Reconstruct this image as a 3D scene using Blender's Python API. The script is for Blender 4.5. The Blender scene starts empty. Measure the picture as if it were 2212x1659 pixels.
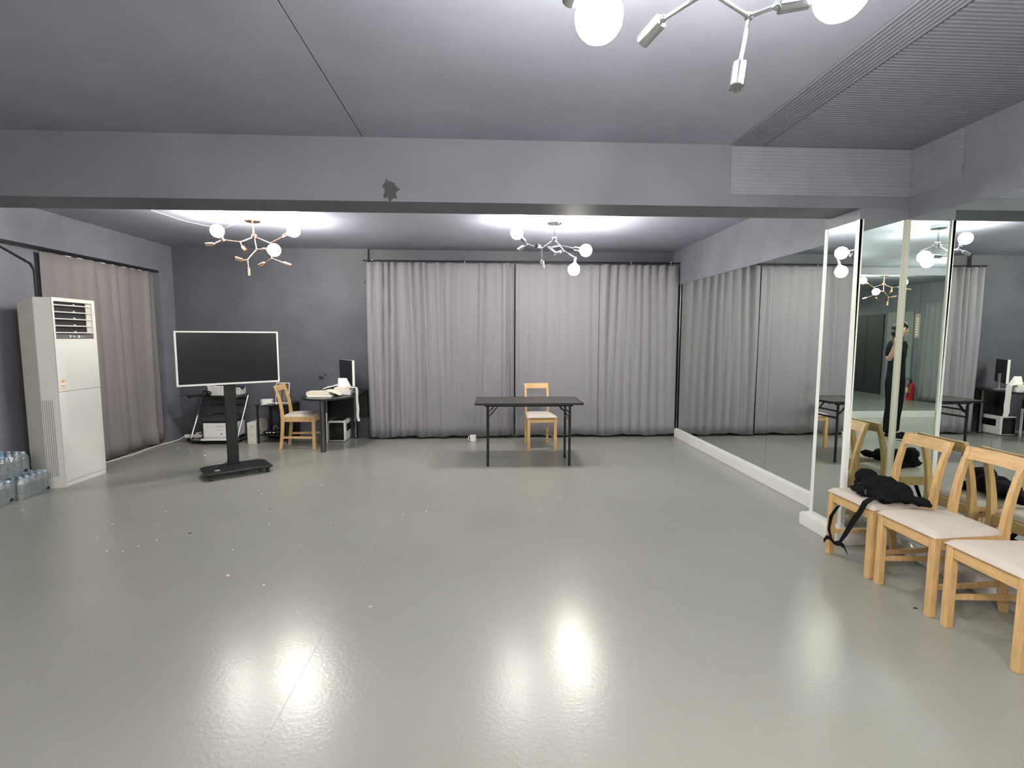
import bpy, bmesh, math, random
from mathutils import Vector, Matrix, Euler
R = math.radians
random.seed(7)
scene = bpy.context.scene
COL = scene.collection

# ------------------------------------------------------------------ camera, world, exposure
FPX, IMG_W = 1083.0, 2212.0
yaw, pitch, roll = R(2.9), R(-5.32), R(-0.08)
fwd = Vector((math.sin(yaw) * math.cos(pitch), math.cos(yaw) * math.cos(pitch), math.sin(pitch)))
rgt = Vector((math.cos(yaw), -math.sin(yaw), 0))
dwn = fwd.cross(rgt)
r2 = rgt * math.cos(roll) + dwn * math.sin(roll)
d2 = -rgt * math.sin(roll) + dwn * math.cos(roll)
cam_data = bpy.data.cameras.new('camera')
cam_data.sensor_fit = 'HORIZONTAL'
cam_data.sensor_width = 36.0
cam_data.lens = FPX / IMG_W * 36.0
cam_data.clip_start = 0.004
cam = bpy.data.objects.new('camera', cam_data)
mw = Matrix.Identity(4)
for i in range(3):
    mw[i][0], mw[i][1], mw[i][2] = r2[i], -d2[i], -fwd[i]
mw.translation = Vector((0, 0, 1.45))
cam.matrix_world = mw
COL.objects.link(cam)
scene.camera = cam

world = bpy.data.worlds.new('world')
world.use_nodes = True
world.node_tree.nodes['Background'].inputs[0].default_value = (0.55, 0.6, 0.7, 1)
world.node_tree.nodes['Background'].inputs[1].default_value = 0.02
scene.world = world

vs = scene.view_settings
vs.view_transform = 'Standard'
vs.look = 'None'
vs.exposure = 0.0
vs.gamma = 1.0
vs.use_curve_mapping = False
BULB = 275.0          # radiance of every lit globe

cy = scene.cycles
cy.max_bounces = 8
cy.diffuse_bounces = 3
cy.glossy_bounces = 6
cy.transparent_max_bounces = 24
cy.transmission_bounces = 6
cy.caustics_reflective = True
cy.caustics_refractive = False
cy.blur_glossy = 1.0
cy.sample_clamp_indirect = 14.0
cy.use_denoising = True
cy.use_adaptive_sampling = True
cy.adaptive_threshold = 0.05
cy.adaptive_min_samples = 20

# ------------------------------------------------------------------ materials
def nodes(m):
    m.use_nodes = True
    return m.node_tree.nodes, m.node_tree.links, m.node_tree.nodes['Principled BSDF']

def mat(name, col, rough=0.6, metal=0.0, spec=0.5, var=0.0, vscale=8.0, bump=0.0, bscale=60.0, stretch=None, detail=3.0, coat=0.0):
    m = bpy.data.materials.new(name)
    n, l, p = nodes(m)
    p.inputs['Base Color'].default_value = (*col, 1)
    p.inputs['Roughness'].default_value = rough
    p.inputs['Metallic'].default_value = metal
    p.inputs['Specular IOR Level'].default_value = spec
    p.inputs['Coat Weight'].default_value = coat
    if var or bump:
        tc = n.new('ShaderNodeTexCoord')
        src = tc.outputs['Object']
        if stretch:
            mp = n.new('ShaderNodeMapping')
            mp.inputs['Scale'].default_value = stretch
            l.new(src, mp.inputs['Vector'])
            src = mp.outputs['Vector']
    if var:
        t = n.new('ShaderNodeTexNoise')
        t.inputs['Scale'].default_value = vscale
        t.inputs['Detail'].default_value = detail
        l.new(src, t.inputs['Vector'])
        cr = n.new('ShaderNodeValToRGB')
        cr.color_ramp.elements[0].position = 0.3
        cr.color_ramp.elements[1].position = 0.7
        cr.color_ramp.elements[0].color = (*[c * (1 - var) for c in col], 1)
        cr.color_ramp.elements[1].color = (*[min(1, c * (1 + var)) for c in col], 1)
        l.new(t.outputs['Fac'], cr.inputs['Fac'])
        l.new(cr.outputs['Color'], p.inputs['Base Color'])
    if bump:
        t2 = n.new('ShaderNodeTexNoise')
        t2.inputs['Scale'].default_value = bscale
        t2.inputs['Detail'].default_value = 2.0
        l.new(src, t2.inputs['Vector'])
        b = n.new('ShaderNodeBump')
        b.inputs['Strength'].default_value = bump
        b.inputs['Distance'].default_value = 0.01
        l.new(t2.outputs['Fac'], b.inputs['Height'])
        l.new(b.outputs['Normal'], p.inputs['Normal'])
    return m

def add_stains(m, spots, dark):
    """flat dark paint patches with a ragged outline at given places (x, y, z, radius)"""
    n, l = m.node_tree.nodes, m.node_tree.links
    p = n['Principled BSDF']
    tc = n.new('ShaderNodeTexCoord')
    nz = n.new('ShaderNodeTexNoise')
    nz.inputs['Scale'].default_value = 28
    l.new(tc.outputs['Object'], nz.inputs['Vector'])
    prev = p.inputs['Base Color'].links[0].from_socket if p.inputs['Base Color'].links else None
    fac = None
    for (x, y, z, r) in spots:
        d = n.new('ShaderNodeVectorMath'); d.operation = 'DISTANCE'
        d.inputs[1].default_value = (x, y, z)
        l.new(tc.outputs['Object'], d.inputs[0])
        a = n.new('ShaderNodeMath'); a.operation = 'MULTIPLY_ADD'
        l.new(nz.outputs['Fac'], a.inputs[0]); a.inputs[1].default_value = r * 2.2
        l.new(d.outputs['Value'], a.inputs[2])
        c = n.new('ShaderNodeMath'); c.operation = 'LESS_THAN'
        l.new(a.outputs[0], c.inputs[0]); c.inputs[1].default_value = r * 2.0
        if fac is None:
            fac = c.outputs[0]
        else:
            mx = n.new('ShaderNodeMath'); mx.operation = 'MAXIMUM'
            l.new(fac, mx.inputs[0]); l.new(c.outputs[0], mx.inputs[1]); fac = mx.outputs[0]
    mix = n.new('ShaderNodeMix'); mix.data_type = 'RGBA'
    l.new(fac, mix.inputs['Factor'])
    if prev: l.new(prev, mix.inputs['A'])
    else: mix.inputs['A'].default_value = p.inputs['Base Color'].default_value
    mix.inputs['B'].default_value = (*dark, 1)
    l.new(mix.outputs['Result'], p.inputs['Base Color'])

def emit(name, col, s):
    m = bpy.data.materials.new(name)
    n, l, p = nodes(m)
    p.inputs['Base Color'].default_value = (*col, 1)
    p.inputs['Emission Color'].default_value = (*col, 1)
    p.inputs['Emission Strength'].default_value = s
    return m

def clear(name, tint, shine=0.25, rough=0.12, body=0.12, bodycol=(0.8, 0.87, 0.9), crinkle=False):
    """thin clear plastic: mostly transparent, some gloss, a little milkiness"""
    m = bpy.data.materials.new(name)
    m.use_nodes = True
    n, l = m.node_tree.nodes, m.node_tree.links
    n.remove(n['Principled BSDF'])
    out = n['Material Output']
    t = n.new('ShaderNodeBsdfTransparent'); t.inputs[0].default_value = (*tint, 1)
    g = n.new('ShaderNodeBsdfGlossy'); g.inputs['Roughness'].default_value = rough
    d = n.new('ShaderNodeBsdfDiffuse'); d.inputs[0].default_value = (*bodycol, 1)
    if crinkle:
        tc = n.new('ShaderNodeTexCoord'); nz = n.new('ShaderNodeTexNoise'); nz.inputs['Scale'].default_value = 38; nz.inputs['Detail'].default_value = 3
        bp = n.new('ShaderNodeBump'); bp.inputs['Strength'].default_value = 0.9; bp.inputs['Distance'].default_value = 0.012
        l.new(tc.outputs['Object'], nz.inputs['Vector']); l.new(nz.outputs['Fac'], bp.inputs['Height']); l.new(bp.outputs['Normal'], g.inputs['Normal'])
    a = n.new('ShaderNodeMixShader'); a.inputs[0].default_value = body
    b = n.new('ShaderNodeMixShader'); b.inputs[0].default_value = shine
    l.new(t.outputs[0], a.inputs[1]); l.new(d.outputs[0], a.inputs[2])
    l.new(a.outputs[0], b.inputs[1]); l.new(g.outputs[0], b.inputs[2])
    l.new(b.outputs[0], out.inputs[0])
    return m

def mirror_mat():
    m = bpy.data.materials.new('mirror_glass')
    m.use_nodes = True
    n, l = m.node_tree.nodes, m.node_tree.links
    n.remove(n['Principled BSDF'])
    g = n.new('ShaderNodeBsdfGlossy')
    g.inputs['Color'].default_value = (0.80, 0.86, 0.82, 1)
    g.inputs['Roughness'].default_value = 0.0
    l.new(g.outputs[0], n['Material Output'].inputs[0])
    return m

def fabric(name, col, var=0.18, scale=420):
    m = bpy.data.materials.new(name)
    n, l, p = nodes(m)
    p.inputs['Roughness'].default_value = 0.95
    p.inputs['Specular IOR Level'].default_value = 0.1
    tc = n.new('ShaderNodeTexCoord')
    t = n.new('ShaderNodeTexNoise'); t.inputs['Scale'].default_value = scale; t.inputs['Detail'].default_value = 1
    l.new(tc.outputs['Object'], t.inputs['Vector'])
    cr = n.new('ShaderNodeValToRGB')
    cr.color_ramp.elements[0].position = 0.25; cr.color_ramp.elements[1].position = 0.75
    cr.color_ramp.elements[0].color = (*[c * (1 - var) for c in col], 1)
    cr.color_ramp.elements[1].color = (*[c * (1 + var) for c in col], 1)
    l.new(t.outputs['Fac'], cr.inputs['Fac']); l.new(cr.outputs['Color'], p.inputs['Base Color'])
    b = n.new('ShaderNodeBump'); b.inputs['Strength'].default_value = 0.25; b.inputs['Distance'].default_value = 0.004
    l.new(t.outputs['Fac'], b.inputs['Height']); l.new(b.outputs['Normal'], p.inputs['Normal'])
    return m

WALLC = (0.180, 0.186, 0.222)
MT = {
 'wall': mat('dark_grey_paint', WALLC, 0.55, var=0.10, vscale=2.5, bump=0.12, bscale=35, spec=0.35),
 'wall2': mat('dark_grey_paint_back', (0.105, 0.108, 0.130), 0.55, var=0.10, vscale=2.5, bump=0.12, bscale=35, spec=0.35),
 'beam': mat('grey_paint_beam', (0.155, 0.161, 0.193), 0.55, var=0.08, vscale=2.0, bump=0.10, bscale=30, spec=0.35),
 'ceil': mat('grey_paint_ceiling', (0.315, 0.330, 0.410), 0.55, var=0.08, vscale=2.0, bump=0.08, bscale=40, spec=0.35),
 'rib': mat('ribbed_panel_grey', (0.215, 0.223, 0.268), 0.6, var=0.05, spec=0.3),
 'groove': mat('dark_gap', (0.012, 0.012, 0.014), 0.9),
 'subfloor': mat('seam_compound', (0.375, 0.372, 0.335), 0.6),
 'white_trim': mat('white_trim_gloss', (0.80, 0.80, 0.79), 0.3, var=0.02),
 'strip': mat('white_aluminium_strip', (0.86, 0.86, 0.84), 0.3),
 'strip_beige': mat('dull_beige_strip', (0.50, 0.49, 0.41), 0.45),  # inner corner strip, a duller beige than the white strips
 'mirror': mirror_mat(),
 'curtain': fabric('grey_curtain_fabric', (0.248, 0.241, 0.262)),
 'curtain_w': fabric('warm_grey_curtain_fabric', (0.235, 0.215, 0.215)),
 'black_metal': mat('black_metal', (0.012, 0.012, 0.014), 0.35, spec=0.5),
 'black_plastic': mat('black_plastic', (0.013, 0.013, 0.015), 0.45),
 'black_gloss': mat('black_gloss', (0.010, 0.011, 0.012), 0.12),
 'screen': mat('dark_screen', (0.012, 0.014, 0.016), 0.22, spec=0.5),
 'chrome': mat('chrome', (0.62, 0.64, 0.67), 0.12, metal=1.0),
 'copper': mat('rose_gold', (0.78, 0.50, 0.36), 0.18, metal=1.0),
 'silver': mat('silver_tube', (0.50, 0.50, 0.52), 0.3, metal=1.0),
 'gun': mat('gunmetal_tube', (0.16, 0.16, 0.17), 0.28, metal=1.0),
 'bulb': emit('lit_globe', (1.0, 0.955, 0.86), BULB),
 'led': emit('display_led', (0.35, 0.75, 1.0), 2.2),
 'led_white': emit('router_led', (0.8, 0.9, 1.0), 1.5),
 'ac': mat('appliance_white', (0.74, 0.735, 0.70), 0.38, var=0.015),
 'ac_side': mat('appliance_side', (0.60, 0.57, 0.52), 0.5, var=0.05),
 'ac_dark': mat('appliance_cavity', (0.018, 0.018, 0.02), 0.6),
 'ac_disp': mat('display_band', (0.16, 0.145, 0.135), 0.3),
 'line': mat('thin_grey_line', (0.30, 0.30, 0.30), 0.6),
 'orange': mat('label_orange', (0.75, 0.33, 0.05), 0.5),
 'paper': mat('white_paper', (0.80, 0.785, 0.75), 0.7, var=0.02),
 'paper_w': mat('bright_paper', (0.86, 0.86, 0.85), 0.6),
 'cream': mat('cream_paper', (0.74, 0.67, 0.55), 0.75, var=0.06, vscale=20),
 'card': mat('off_white_carton', (0.66, 0.62, 0.55), 0.8, var=0.05, vscale=12),
 'wplastic': mat('white_plastic', (0.80, 0.80, 0.79), 0.35),
 'gplastic': mat('grey_plastic', (0.33, 0.33, 0.34), 0.5),
 'print_dark': mat('printer_lid_dark', (0.045, 0.05, 0.055), 0.35, var=0.15, vscale=30),
 'blue': mat('blue_panel', (0.06, 0.19, 0.36), 0.4),
 'navy': mat('navy_cloth', (0.02, 0.03, 0.055), 0.9),
 'ink': mat('ink', (0.05, 0.05, 0.05), 0.7),
 'notice': mat('notice_brown', (0.085, 0.068, 0.062), 0.35),
 'notice_txt': mat('notice_text', (0.50, 0.45, 0.42), 0.6),
 'wood': mat('pine_wood', (0.62, 0.395, 0.178), 0.42, var=0.16, vscale=7, stretch=(9, 9, 1.2), bump=0.04, bscale=30),
 'wood_x': mat('pine_wood_rail', (0.62, 0.395, 0.178), 0.42, var=0.16, vscale=7, stretch=(1.2, 9, 9), bump=0.04, bscale=30),
 'knot': mat('wood_knot', (0.13, 0.05, 0.02), 0.6),
 'seat': mat('beige_seat_fabric', (0.60, 0.535, 0.485), 0.95, var=0.05, vscale=6, bump=0.1, bscale=300, spec=0.1),
 'desk_top': mat('desk_black_top', (0.014, 0.014, 0.016), 0.3),
 'table_top': mat('dark_brown_table_top', (0.052, 0.045, 0.042), 0.4, var=0.1, vscale=40, stretch=(1, 12, 1)),
 'bag': fabric('black_bag_cloth', (0.010, 0.010, 0.012), 0.3, 300),
 'bottle': clear('clear_bottle', (0.93, 0.965, 0.985), 0.26, 0.08, 0.10),
 'film': clear('shrink_film', (0.97, 0.985, 1.0), 0.22, 0.10, 0.05, crinkle=True),
 'film2': clear('crumpled_film', (0.95, 0.95, 0.95), 0.15, 0.2, 0.42, (0.75, 0.73, 0.72)),
 'cap': mat('blue_cap', (0.34, 0.52, 0.70), 0.4),
 'white_cable': mat('white_cable', (0.74, 0.71, 0.66), 0.5),
 'red': mat('extinguisher_red', (0.45, 0.02, 0.025), 0.3),
 'yellow': mat('label_yellow', (0.7, 0.6, 0.25), 0.6),
 'door_grey': mat('grey_door', (0.24, 0.25, 0.245), 0.5),
 'door_black': mat('black_door', (0.022, 0.023, 0.026), 0.5),
 'skin': mat('skin', (0.52, 0.30, 0.21), 0.5, var=0.05),
 'hair': mat('black_hair', (0.010, 0.009, 0.009), 0.5),
 'shirt': fabric('black_shirt', (0.013, 0.014, 0.018), 0.2, 300),
 'pants': fabric('black_trousers', (0.012, 0.012, 0.015), 0.2, 300),
 'sole': mat('white_sole', (0.6, 0.6, 0.58), 0.7),
 'pink': mat('notice_pink', (0.62, 0.42, 0.36), 0.7),
}
add_stains(MT['beam'], [(-0.61, 3.32, 2.385, 0.055), (-0.60, 3.32, 2.345, 0.03)], (0.045, 0.047, 0.054))
add_stains(MT['wall2'], [(-1.72, 7.38, 2.24, 0.035), (-1.70, 7.38, 2.0, 0.02), (-2.40, 7.38, 0.86, 0.035), (-2.34, 7.38, 0.90, 0.02)], (0.03, 0.031, 0.036))

def floor_mat():
    m = bpy.data.materials.new('grey_vinyl_floor')
    n, l, p = nodes(m)
    tc = n.new('ShaderNodeTexCoord')
    big = n.new('ShaderNodeTexNoise'); big.inputs['Scale'].default_value = 0.7; big.inputs['Detail'].default_value = 2
    fine = n.new('ShaderNodeTexNoise'); fine.inputs['Scale'].default_value = 260; fine.inputs['Detail'].default_value = 1
    l.new(tc.outputs['Object'], big.inputs['Vector']); l.new(tc.outputs['Object'], fine.inputs['Vector'])
    cr = n.new('ShaderNodeValToRGB')
    cr.color_ramp.elements[0].position = 0.3; cr.color_ramp.elements[1].position = 0.7
    cr.color_ramp.elements[0].color = (0.280, 0.281, 0.252, 1); cr.color_ramp.elements[1].color = (0.314, 0.317, 0.286, 1)
    l.new(big.outputs['Fac'], cr.inputs['Fac'])
    mx = n.new('ShaderNodeMix'); mx.data_type = 'RGBA'; mx.blend_type = 'OVERLAY'
    mx.inputs['Factor'].default_value = 0.10
    l.new(cr.outputs['Color'], mx.inputs['A']); l.new(fine.outputs['Color'], mx.inputs['B'])
    l.new(mx.outputs['Result'], p.inputs['Base Color'])
    mr = n.new('ShaderNodeMapRange'); mr.inputs['To Min'].default_value = 0.22; mr.inputs['To Max'].default_value = 0.27
    l.new(big.outputs['Fac'], mr.inputs['Value']); l.new(mr.outputs['Result'], p.inputs['Roughness'])
    med = n.new('ShaderNodeTexNoise'); med.inputs['Scale'].default_value = 55; med.inputs['Detail'].default_value = 2
    l.new(tc.outputs['Object'], med.inputs['Vector'])
    b = n.new('ShaderNodeBump'); b.inputs['Strength'].default_value = 0.06; b.inputs['Distance'].default_value = 0.01
    l.new(med.outputs['Fac'], b.inputs['Height']); l.new(b.outputs['Normal'], p.inputs['Normal'])
    p.inputs['Specular IOR Level'].default_value = 0.5
    return m
MT['floor'] = floor_mat()

# ------------------------------------------------------------------ mesh helpers
class MB:
    def __init__(s): s.v, s.f = [], []
    def add(s, vs, fs):
        o = len(s.v); s.v += [tuple(p) for p in vs]; s.f += [tuple(i + o for i in q) for q in fs]; return s
    def box(s, lo, hi, rot=None, at=None):
        x0, y0, z0 = lo; x1, y1, z1 = hi
        vs = [(x0,y0,z0),(x1,y0,z0),(x1,y1,z0),(x0,y1,z0),(x0,y0,z1),(x1,y0,z1),(x1,y1,z1),(x0,y1,z1)]
        if rot is not None:
            M = Euler(rot).to_matrix(); a = Vector(at or (0,0,0)); vs = [M @ (Vector(p) - a) + a for p in vs]
        return s.add(vs, [(0,3,2,1),(4,5,6,7),(0,1,5,4),(1,2,6,5),(2,3,7,6),(3,0,4,7)])
    def cbox(s, c, d, rot=None):
        return s.box([c[i]-d[i]/2 for i in range(3)], [c[i]+d[i]/2 for i in range(3)], rot, c)
    def prism(s, poly, z0, z1, ztop=None):
        n = len(poly); zt = ztop or [z1]*n
        vs = [(x,y,z0) for x,y in poly] + [(p[0],p[1],zt[i]) for i,p in enumerate(poly)]
        return s.add(vs, [tuple(range(n-1,-1,-1)), tuple(range(n,2*n))] + [(i,(i+1)%n,n+(i+1)%n,n+i) for i in range(n)])
    def tube(s, path, r, n=10, closed=False, cap=True):
        P = [Vector(p) for p in path]; rs = r if isinstance(r, (list, tuple)) else [r]*len(P)
        rings = []; prev = None
        for i, p in enumerate(P):
            if closed: t = P[(i+1)%len(P)] - P[i-1]
            else: t = P[min(i+1,len(P)-1)] - P[max(i-1,0)]
            t.normalize()
            if prev is None:
                u = t.cross(Vector((0,0,1)))
                if u.length < 1e-3: u = t.cross(Vector((1,0,0)))
            else:
                u = prev - t * prev.dot(t)
                if u.length < 1e-5: u = t.orthogonal()
            u.normalize(); prev = u; w = t.cross(u)
            rings.append([p + (u*math.cos(a) + w*math.sin(a))*rs[i] for a in [2*math.pi*k/n for k in range(n)]])
        vs = [q for rg in rings for q in rg]; m = len(P); fs = []
        for i in range(m if closed else m-1):
            j = (i+1) % m
            for k in range(n): fs.append((i*n+k, i*n+(k+1)%n, j*n+(k+1)%n, j*n+k))
        if cap and not closed: fs += [tuple(range(n-1,-1,-1)), tuple(range((m-1)*n, m*n))]
        return s.add(vs, fs)
    def cyl(s, p0, p1, r, n=16, r1=None): return s.tube([p0, p1], [r, r if r1 is None else r1], n)
    def lathe(s, prof, n=20, c=(0,0,0)):
        vs = [(c[0]+r*math.cos(2*math.pi*k/n), c[1]+r*math.sin(2*math.pi*k/n), c[2]+z) for r,z in prof for k in range(n)]
        m = len(prof); fs = [(i*n+k, i*n+(k+1)%n, (i+1)*n+(k+1)%n, (i+1)*n+k) for i in range(m-1) for k in range(n)]
        if prof[0][0] > 1e-4: fs.append(tuple(range(n-1,-1,-1)))
        if prof[-1][0] > 1e-4: fs.append(tuple(range((m-1)*n, m*n)))
        return s.add(vs, fs)
    def sph(s, c, r, n=20, m=12, sc=(1,1,1), rot=None):
        M = Euler(rot).to_matrix() if rot else None
        vs = []
        for i in range(m+1):
            th = math.pi*i/m
            for k in range(n):
                p = Vector((r*sc[0]*math.sin(th)*math.cos(2*math.pi*k/n), r*sc[1]*math.sin(th)*math.sin(2*math.pi*k/n), -r*sc[2]*math.cos(th)))
                if M: p = M @ p
                vs.append(p + Vector(c))
        fs = [(i*n+k, i*n+(k+1)%n, (i+1)*n+(k+1)%n, (i+1)*n+k) for i in range(m) for k in range(n)]
        return s.add(vs, fs)
    def grid(s, fn, nu, nv):
        vs = [fn(i/nu, j/nv) for j in range(nv+1) for i in range(nu+1)]
        fs = [(j*(nu+1)+i, j*(nu+1)+i+1, (j+1)*(nu+1)+i+1, (j+1)*(nu+1)+i) for j in range(nv) for i in range(nu)]
        return s.add(vs, fs)
    def ribbon(s, path, wv, th=0.002):
        """flat strap along path; wv = width vector or one per point"""
        P = [Vector(p) for p in path]; W = wv if isinstance(wv, list) else [wv]*len(P)
        vs = []; n = len(P)
        for i, p in enumerate(P):
            t = (P[min(i+1,n-1)] - P[max(i-1,0)]).normalized(); w = Vector(W[i])/2
            q = t.cross(w).normalized()*th/2
            vs += [p+w+q, p-w+q, p-w-q, p+w-q]
        fs = [(i*4+k, i*4+(k+1)%4, (i+1)*4+(k+1)%4, (i+1)*4+k) for i in range(n-1) for k in range(4)]
        fs += [(3,2,1,0), (n*4-4,n*4-3,n*4-2,n*4-1)]
        return s.add(vs, fs)
    def mesh(s, name, m, smooth=30):
        me = bpy.data.meshes.new(name); me.from_pydata(s.v, [], s.f)
        bm = bmesh.new(); bm.from_mesh(me)
        bmesh.ops.remove_doubles(bm, verts=bm.verts, dist=1e-6)
        bmesh.ops.recalc_face_normals(bm, faces=bm.faces); bm.to_mesh(me); bm.free()
        if smooth:
            for p in me.polygons: p.use_smooth = True
            me.set_sharp_from_angle(angle=R(smooth))
        me.materials.append(MT[m]); return me
    def build(s, name, m, parent=None, smooth=30, bevel=0, loc=None, rot=None, seg=2):
        o = bpy.data.objects.new(name, s.mesh(name, m, smooth)); COL.objects.link(o)
        if parent: o.parent = parent
        if loc: o.location = loc
        if rot: o.rotation_euler = rot
        if bevel:
            b = o.modifiers.new('bevel', 'BEVEL'); b.width = bevel; b.segments = seg; b.limit_method = 'ANGLE'; b.angle_limit = R(40)
        return o

def tag(o, label, cat, group=None):
    o['label'] = label; o['category'] = cat
    if group: o['group'] = group
    return o
def thing(name, label, cat, loc=(0,0,0), rz=0.0, group=None):
    o = bpy.data.objects.new(name, None); o.empty_display_size = 0.1; COL.objects.link(o)
    o.location = loc; o.rotation_euler = (0,0,rz)
    return tag(o, label, cat, group)
def struct(name, mb, m, parent=None, **k):
    o = mb.build(name, m, parent, **k)
    if not parent: o['kind'] = 'structure'
    return o
def copy_part(src, parent, loc, rot=None):
    c = src.copy(); COL.objects.link(c); c.parent = parent; c.location = loc
    if rot: c.rotation_euler = rot
    return c
def text(name, body, size, m, parent, loc, rot, align='CENTER', ext=0.0004):
    cu = bpy.data.curves.new(name, 'FONT'); cu.body = body; cu.size = size; cu.align_x = align; cu.extrude = ext
    t = bpy.data.objects.new(name, cu); COL.objects.link(t)
    dg = bpy.context.evaluated_depsgraph_get()
    me = bpy.data.meshes.new_from_object(t.evaluated_get(dg)); bpy.data.objects.remove(t)
    me.materials.clear(); me.materials.append(MT[m])
    o = bpy.data.objects.new(name, me); COL.objects.link(o); o.parent = parent; o.location = loc; o.rotation_euler = rot
    return o
def bake(o):
    """apply all modifiers"""
    dg = bpy.context.evaluated_depsgraph_get()
    me = bpy.data.meshes.new_from_object(o.evaluated_get(dg)); o.modifiers.clear(); old = o.data; o.data = me
    return o

# ------------------------------------------------------------------ the room
XL, XR, YB, YR, ZC = -4.47, 2.85, 7.38, -2.10, 2.70
floor = struct('floor', MB().box((XL-0.2, YR-0.1, -0.1), (XR+0.15, YB+0.15, -0.0006)), 'subfloor')
cuts = [XL-0.2, -2.60, -0.803, 0.998, XR+0.15]
for i in range(4):
    MB().box((cuts[i]+(0.0009 if i else 0), YR-0.1, -0.0006), (cuts[i+1]-(0.0009 if i < 3 else 0), YB+0.15, 0.0)).build('vinyl_sheet', 'floor', floor, smooth=0)
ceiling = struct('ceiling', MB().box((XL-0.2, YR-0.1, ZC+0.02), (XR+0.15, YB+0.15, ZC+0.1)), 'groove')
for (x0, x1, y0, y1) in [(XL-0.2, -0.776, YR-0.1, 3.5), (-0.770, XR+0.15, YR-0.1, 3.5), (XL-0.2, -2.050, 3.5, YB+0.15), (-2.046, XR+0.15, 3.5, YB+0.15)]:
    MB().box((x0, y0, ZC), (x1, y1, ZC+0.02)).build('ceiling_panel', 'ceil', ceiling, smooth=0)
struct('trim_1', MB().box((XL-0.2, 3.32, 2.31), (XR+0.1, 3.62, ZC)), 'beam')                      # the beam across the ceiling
wl = MB().box((XL-0.2, YR-0.1, 0), (XL, YB+0.15, ZC))
struct('wall_left', wl, 'wall')
struct('trim_2', MB().box((XL, 3.62, 2.335), (-4.395, YB, ZC)), 'wall')                          # lintel over the side curtain
struct('trim_3', MB().box((XL, 7.08, 0), (-4.395, YB, 2.335)), 'wall')                           # jamb beside the side curtain
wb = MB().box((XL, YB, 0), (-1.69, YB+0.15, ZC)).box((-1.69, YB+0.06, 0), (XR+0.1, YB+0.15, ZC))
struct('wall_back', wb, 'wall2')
struct('wall_rear', MB().box((XL, YR-0.1, 0), (XR+0.1, YR, ZC)), 'wall')
wr = MB().box((2.80, 3.60, 0), (XR+0.15, YB+0.06, ZC)).box((2.768, 3.66, 2.205), (2.80, YB+0.06, ZC))
wr.box((XR, YR, 0), (XR+0.15, 3.60, ZC)).box((2.828, YR, 2.245), (XR, 3.32, ZC))
struct('wall_right', wr, 'wall')
struct('trim_4', MB().box((2.512, 3.332, 0), (2.82, 3.652, 2.31)).box((2.497, 3.317, 2.238), (2.83, 3.665, 2.31)), 'wall')   # pillar core
struct('baseboard_right', MB().box((2.745, 3.655, 0), (2.80, 7.14, 0.118)).box((2.755, 3.655, 0.118), (2.80, 7.14, 0.128)), 'white_trim', bevel=0.003)
struct('baseboard_pillar', MB().box((2.445, 3.275, 0), (2.512, 3.702, 0.092)).box((2.452, 3.282, 0.092), (2.512, 3.695, 0.1)).box((2.512, 3.275, 0), (2.80, 3.332, 0.092)).box((2.512, 3.282, 0.092), (2.80, 3.332, 0.1)), 'white_trim', bevel=0.003)
struct('baseboard_near', MB().box((2.79, YR, 0), (2.85, 3.275, 0.1)), 'white_trim', bevel=0.003)
struct('baseboard_rear', MB().box((XL, YR, 0), (2.79, YR+0.07, 0.12)), 'white_trim', bevel=0.003)

# mirrors: every pane a thing
def pane(lo, hi, label, bl=(0,0,0)):
    o = MB().box(lo, hi).build('mirror_pane', 'mirror', smooth=0)
    return tag(o, label, 'mirror', 'wall mirror panes')
g = 0.0015
pane((2.775, 5.975+g, 0.128), (2.80, 7.14, 2.205), 'side wall mirror pane next to the grey curtain corner')
pane((2.775, 4.785+g, 0.128), (2.80, 5.975-g, 2.205), 'middle pane of the far side wall mirror, between two upright joints')
pane((2.775, 3.668, 0.128), (2.80, 4.785-g, 2.205), 'side wall mirror pane just behind the mirrored pillar')
pane((2.500, 3.330, 0.1), (2.512, 3.652, 2.238), 'narrow mirror on the pillar side that faces the room')
pane((2.513, 3.320, 0.1), (2.829, 3.332, 2.238), 'narrow mirror on the pillar face towards the chairs, showing the photographer')
near = [3.318, 2.12, 0.92, -0.28, -1.48, YR]
for i, lb in enumerate(['near side wall mirror pane behind the row of wooden chairs', 'side wall mirror pane past the end of the chair row']):
    pane((2.83, near[i+1]+g, 0.1), (2.85, near[i]-g, 2.245), lb)
xs = [XL, -3.3, -2.1, -0.9, 0.3]
for i in range(4):
    pane((xs[i]+g, YR, 0.12), (xs[i+1]-g, YR+0.05, 2.56), ['rear wall mirror pane in the corner by the fire extinguisher', 'rear wall mirror pane second from the extinguisher corner', 'rear wall mirror pane reflected behind the photographer', 'rear wall mirror pane furthest from the extinguisher'][i])
struct('trim_5', MB().box((2.494, 3.636, 0.1), (2.514, 3.662, 2.24)).box((2.512, 3.652, 0.1), (2.775, 3.664, 2.24)), 'strip', bevel=0.002)
struct('trim_6', MB().box((2.491, 3.312, 0.1), (2.514, 3.344, 2.24)).box((2.491, 3.312, 0.1), (2.524, 3.33, 2.24)), 'strip', bevel=0.002)
struct('trim_7', MB().box((2.814, 3.306, 0.1), (2.836, 3.324, 2.24)), 'strip_beige', bevel=0.002)
struct('trim_8', MB().box((2.768, 7.132, 0.128), (2.785, 7.145, 2.205)), 'gun')

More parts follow.
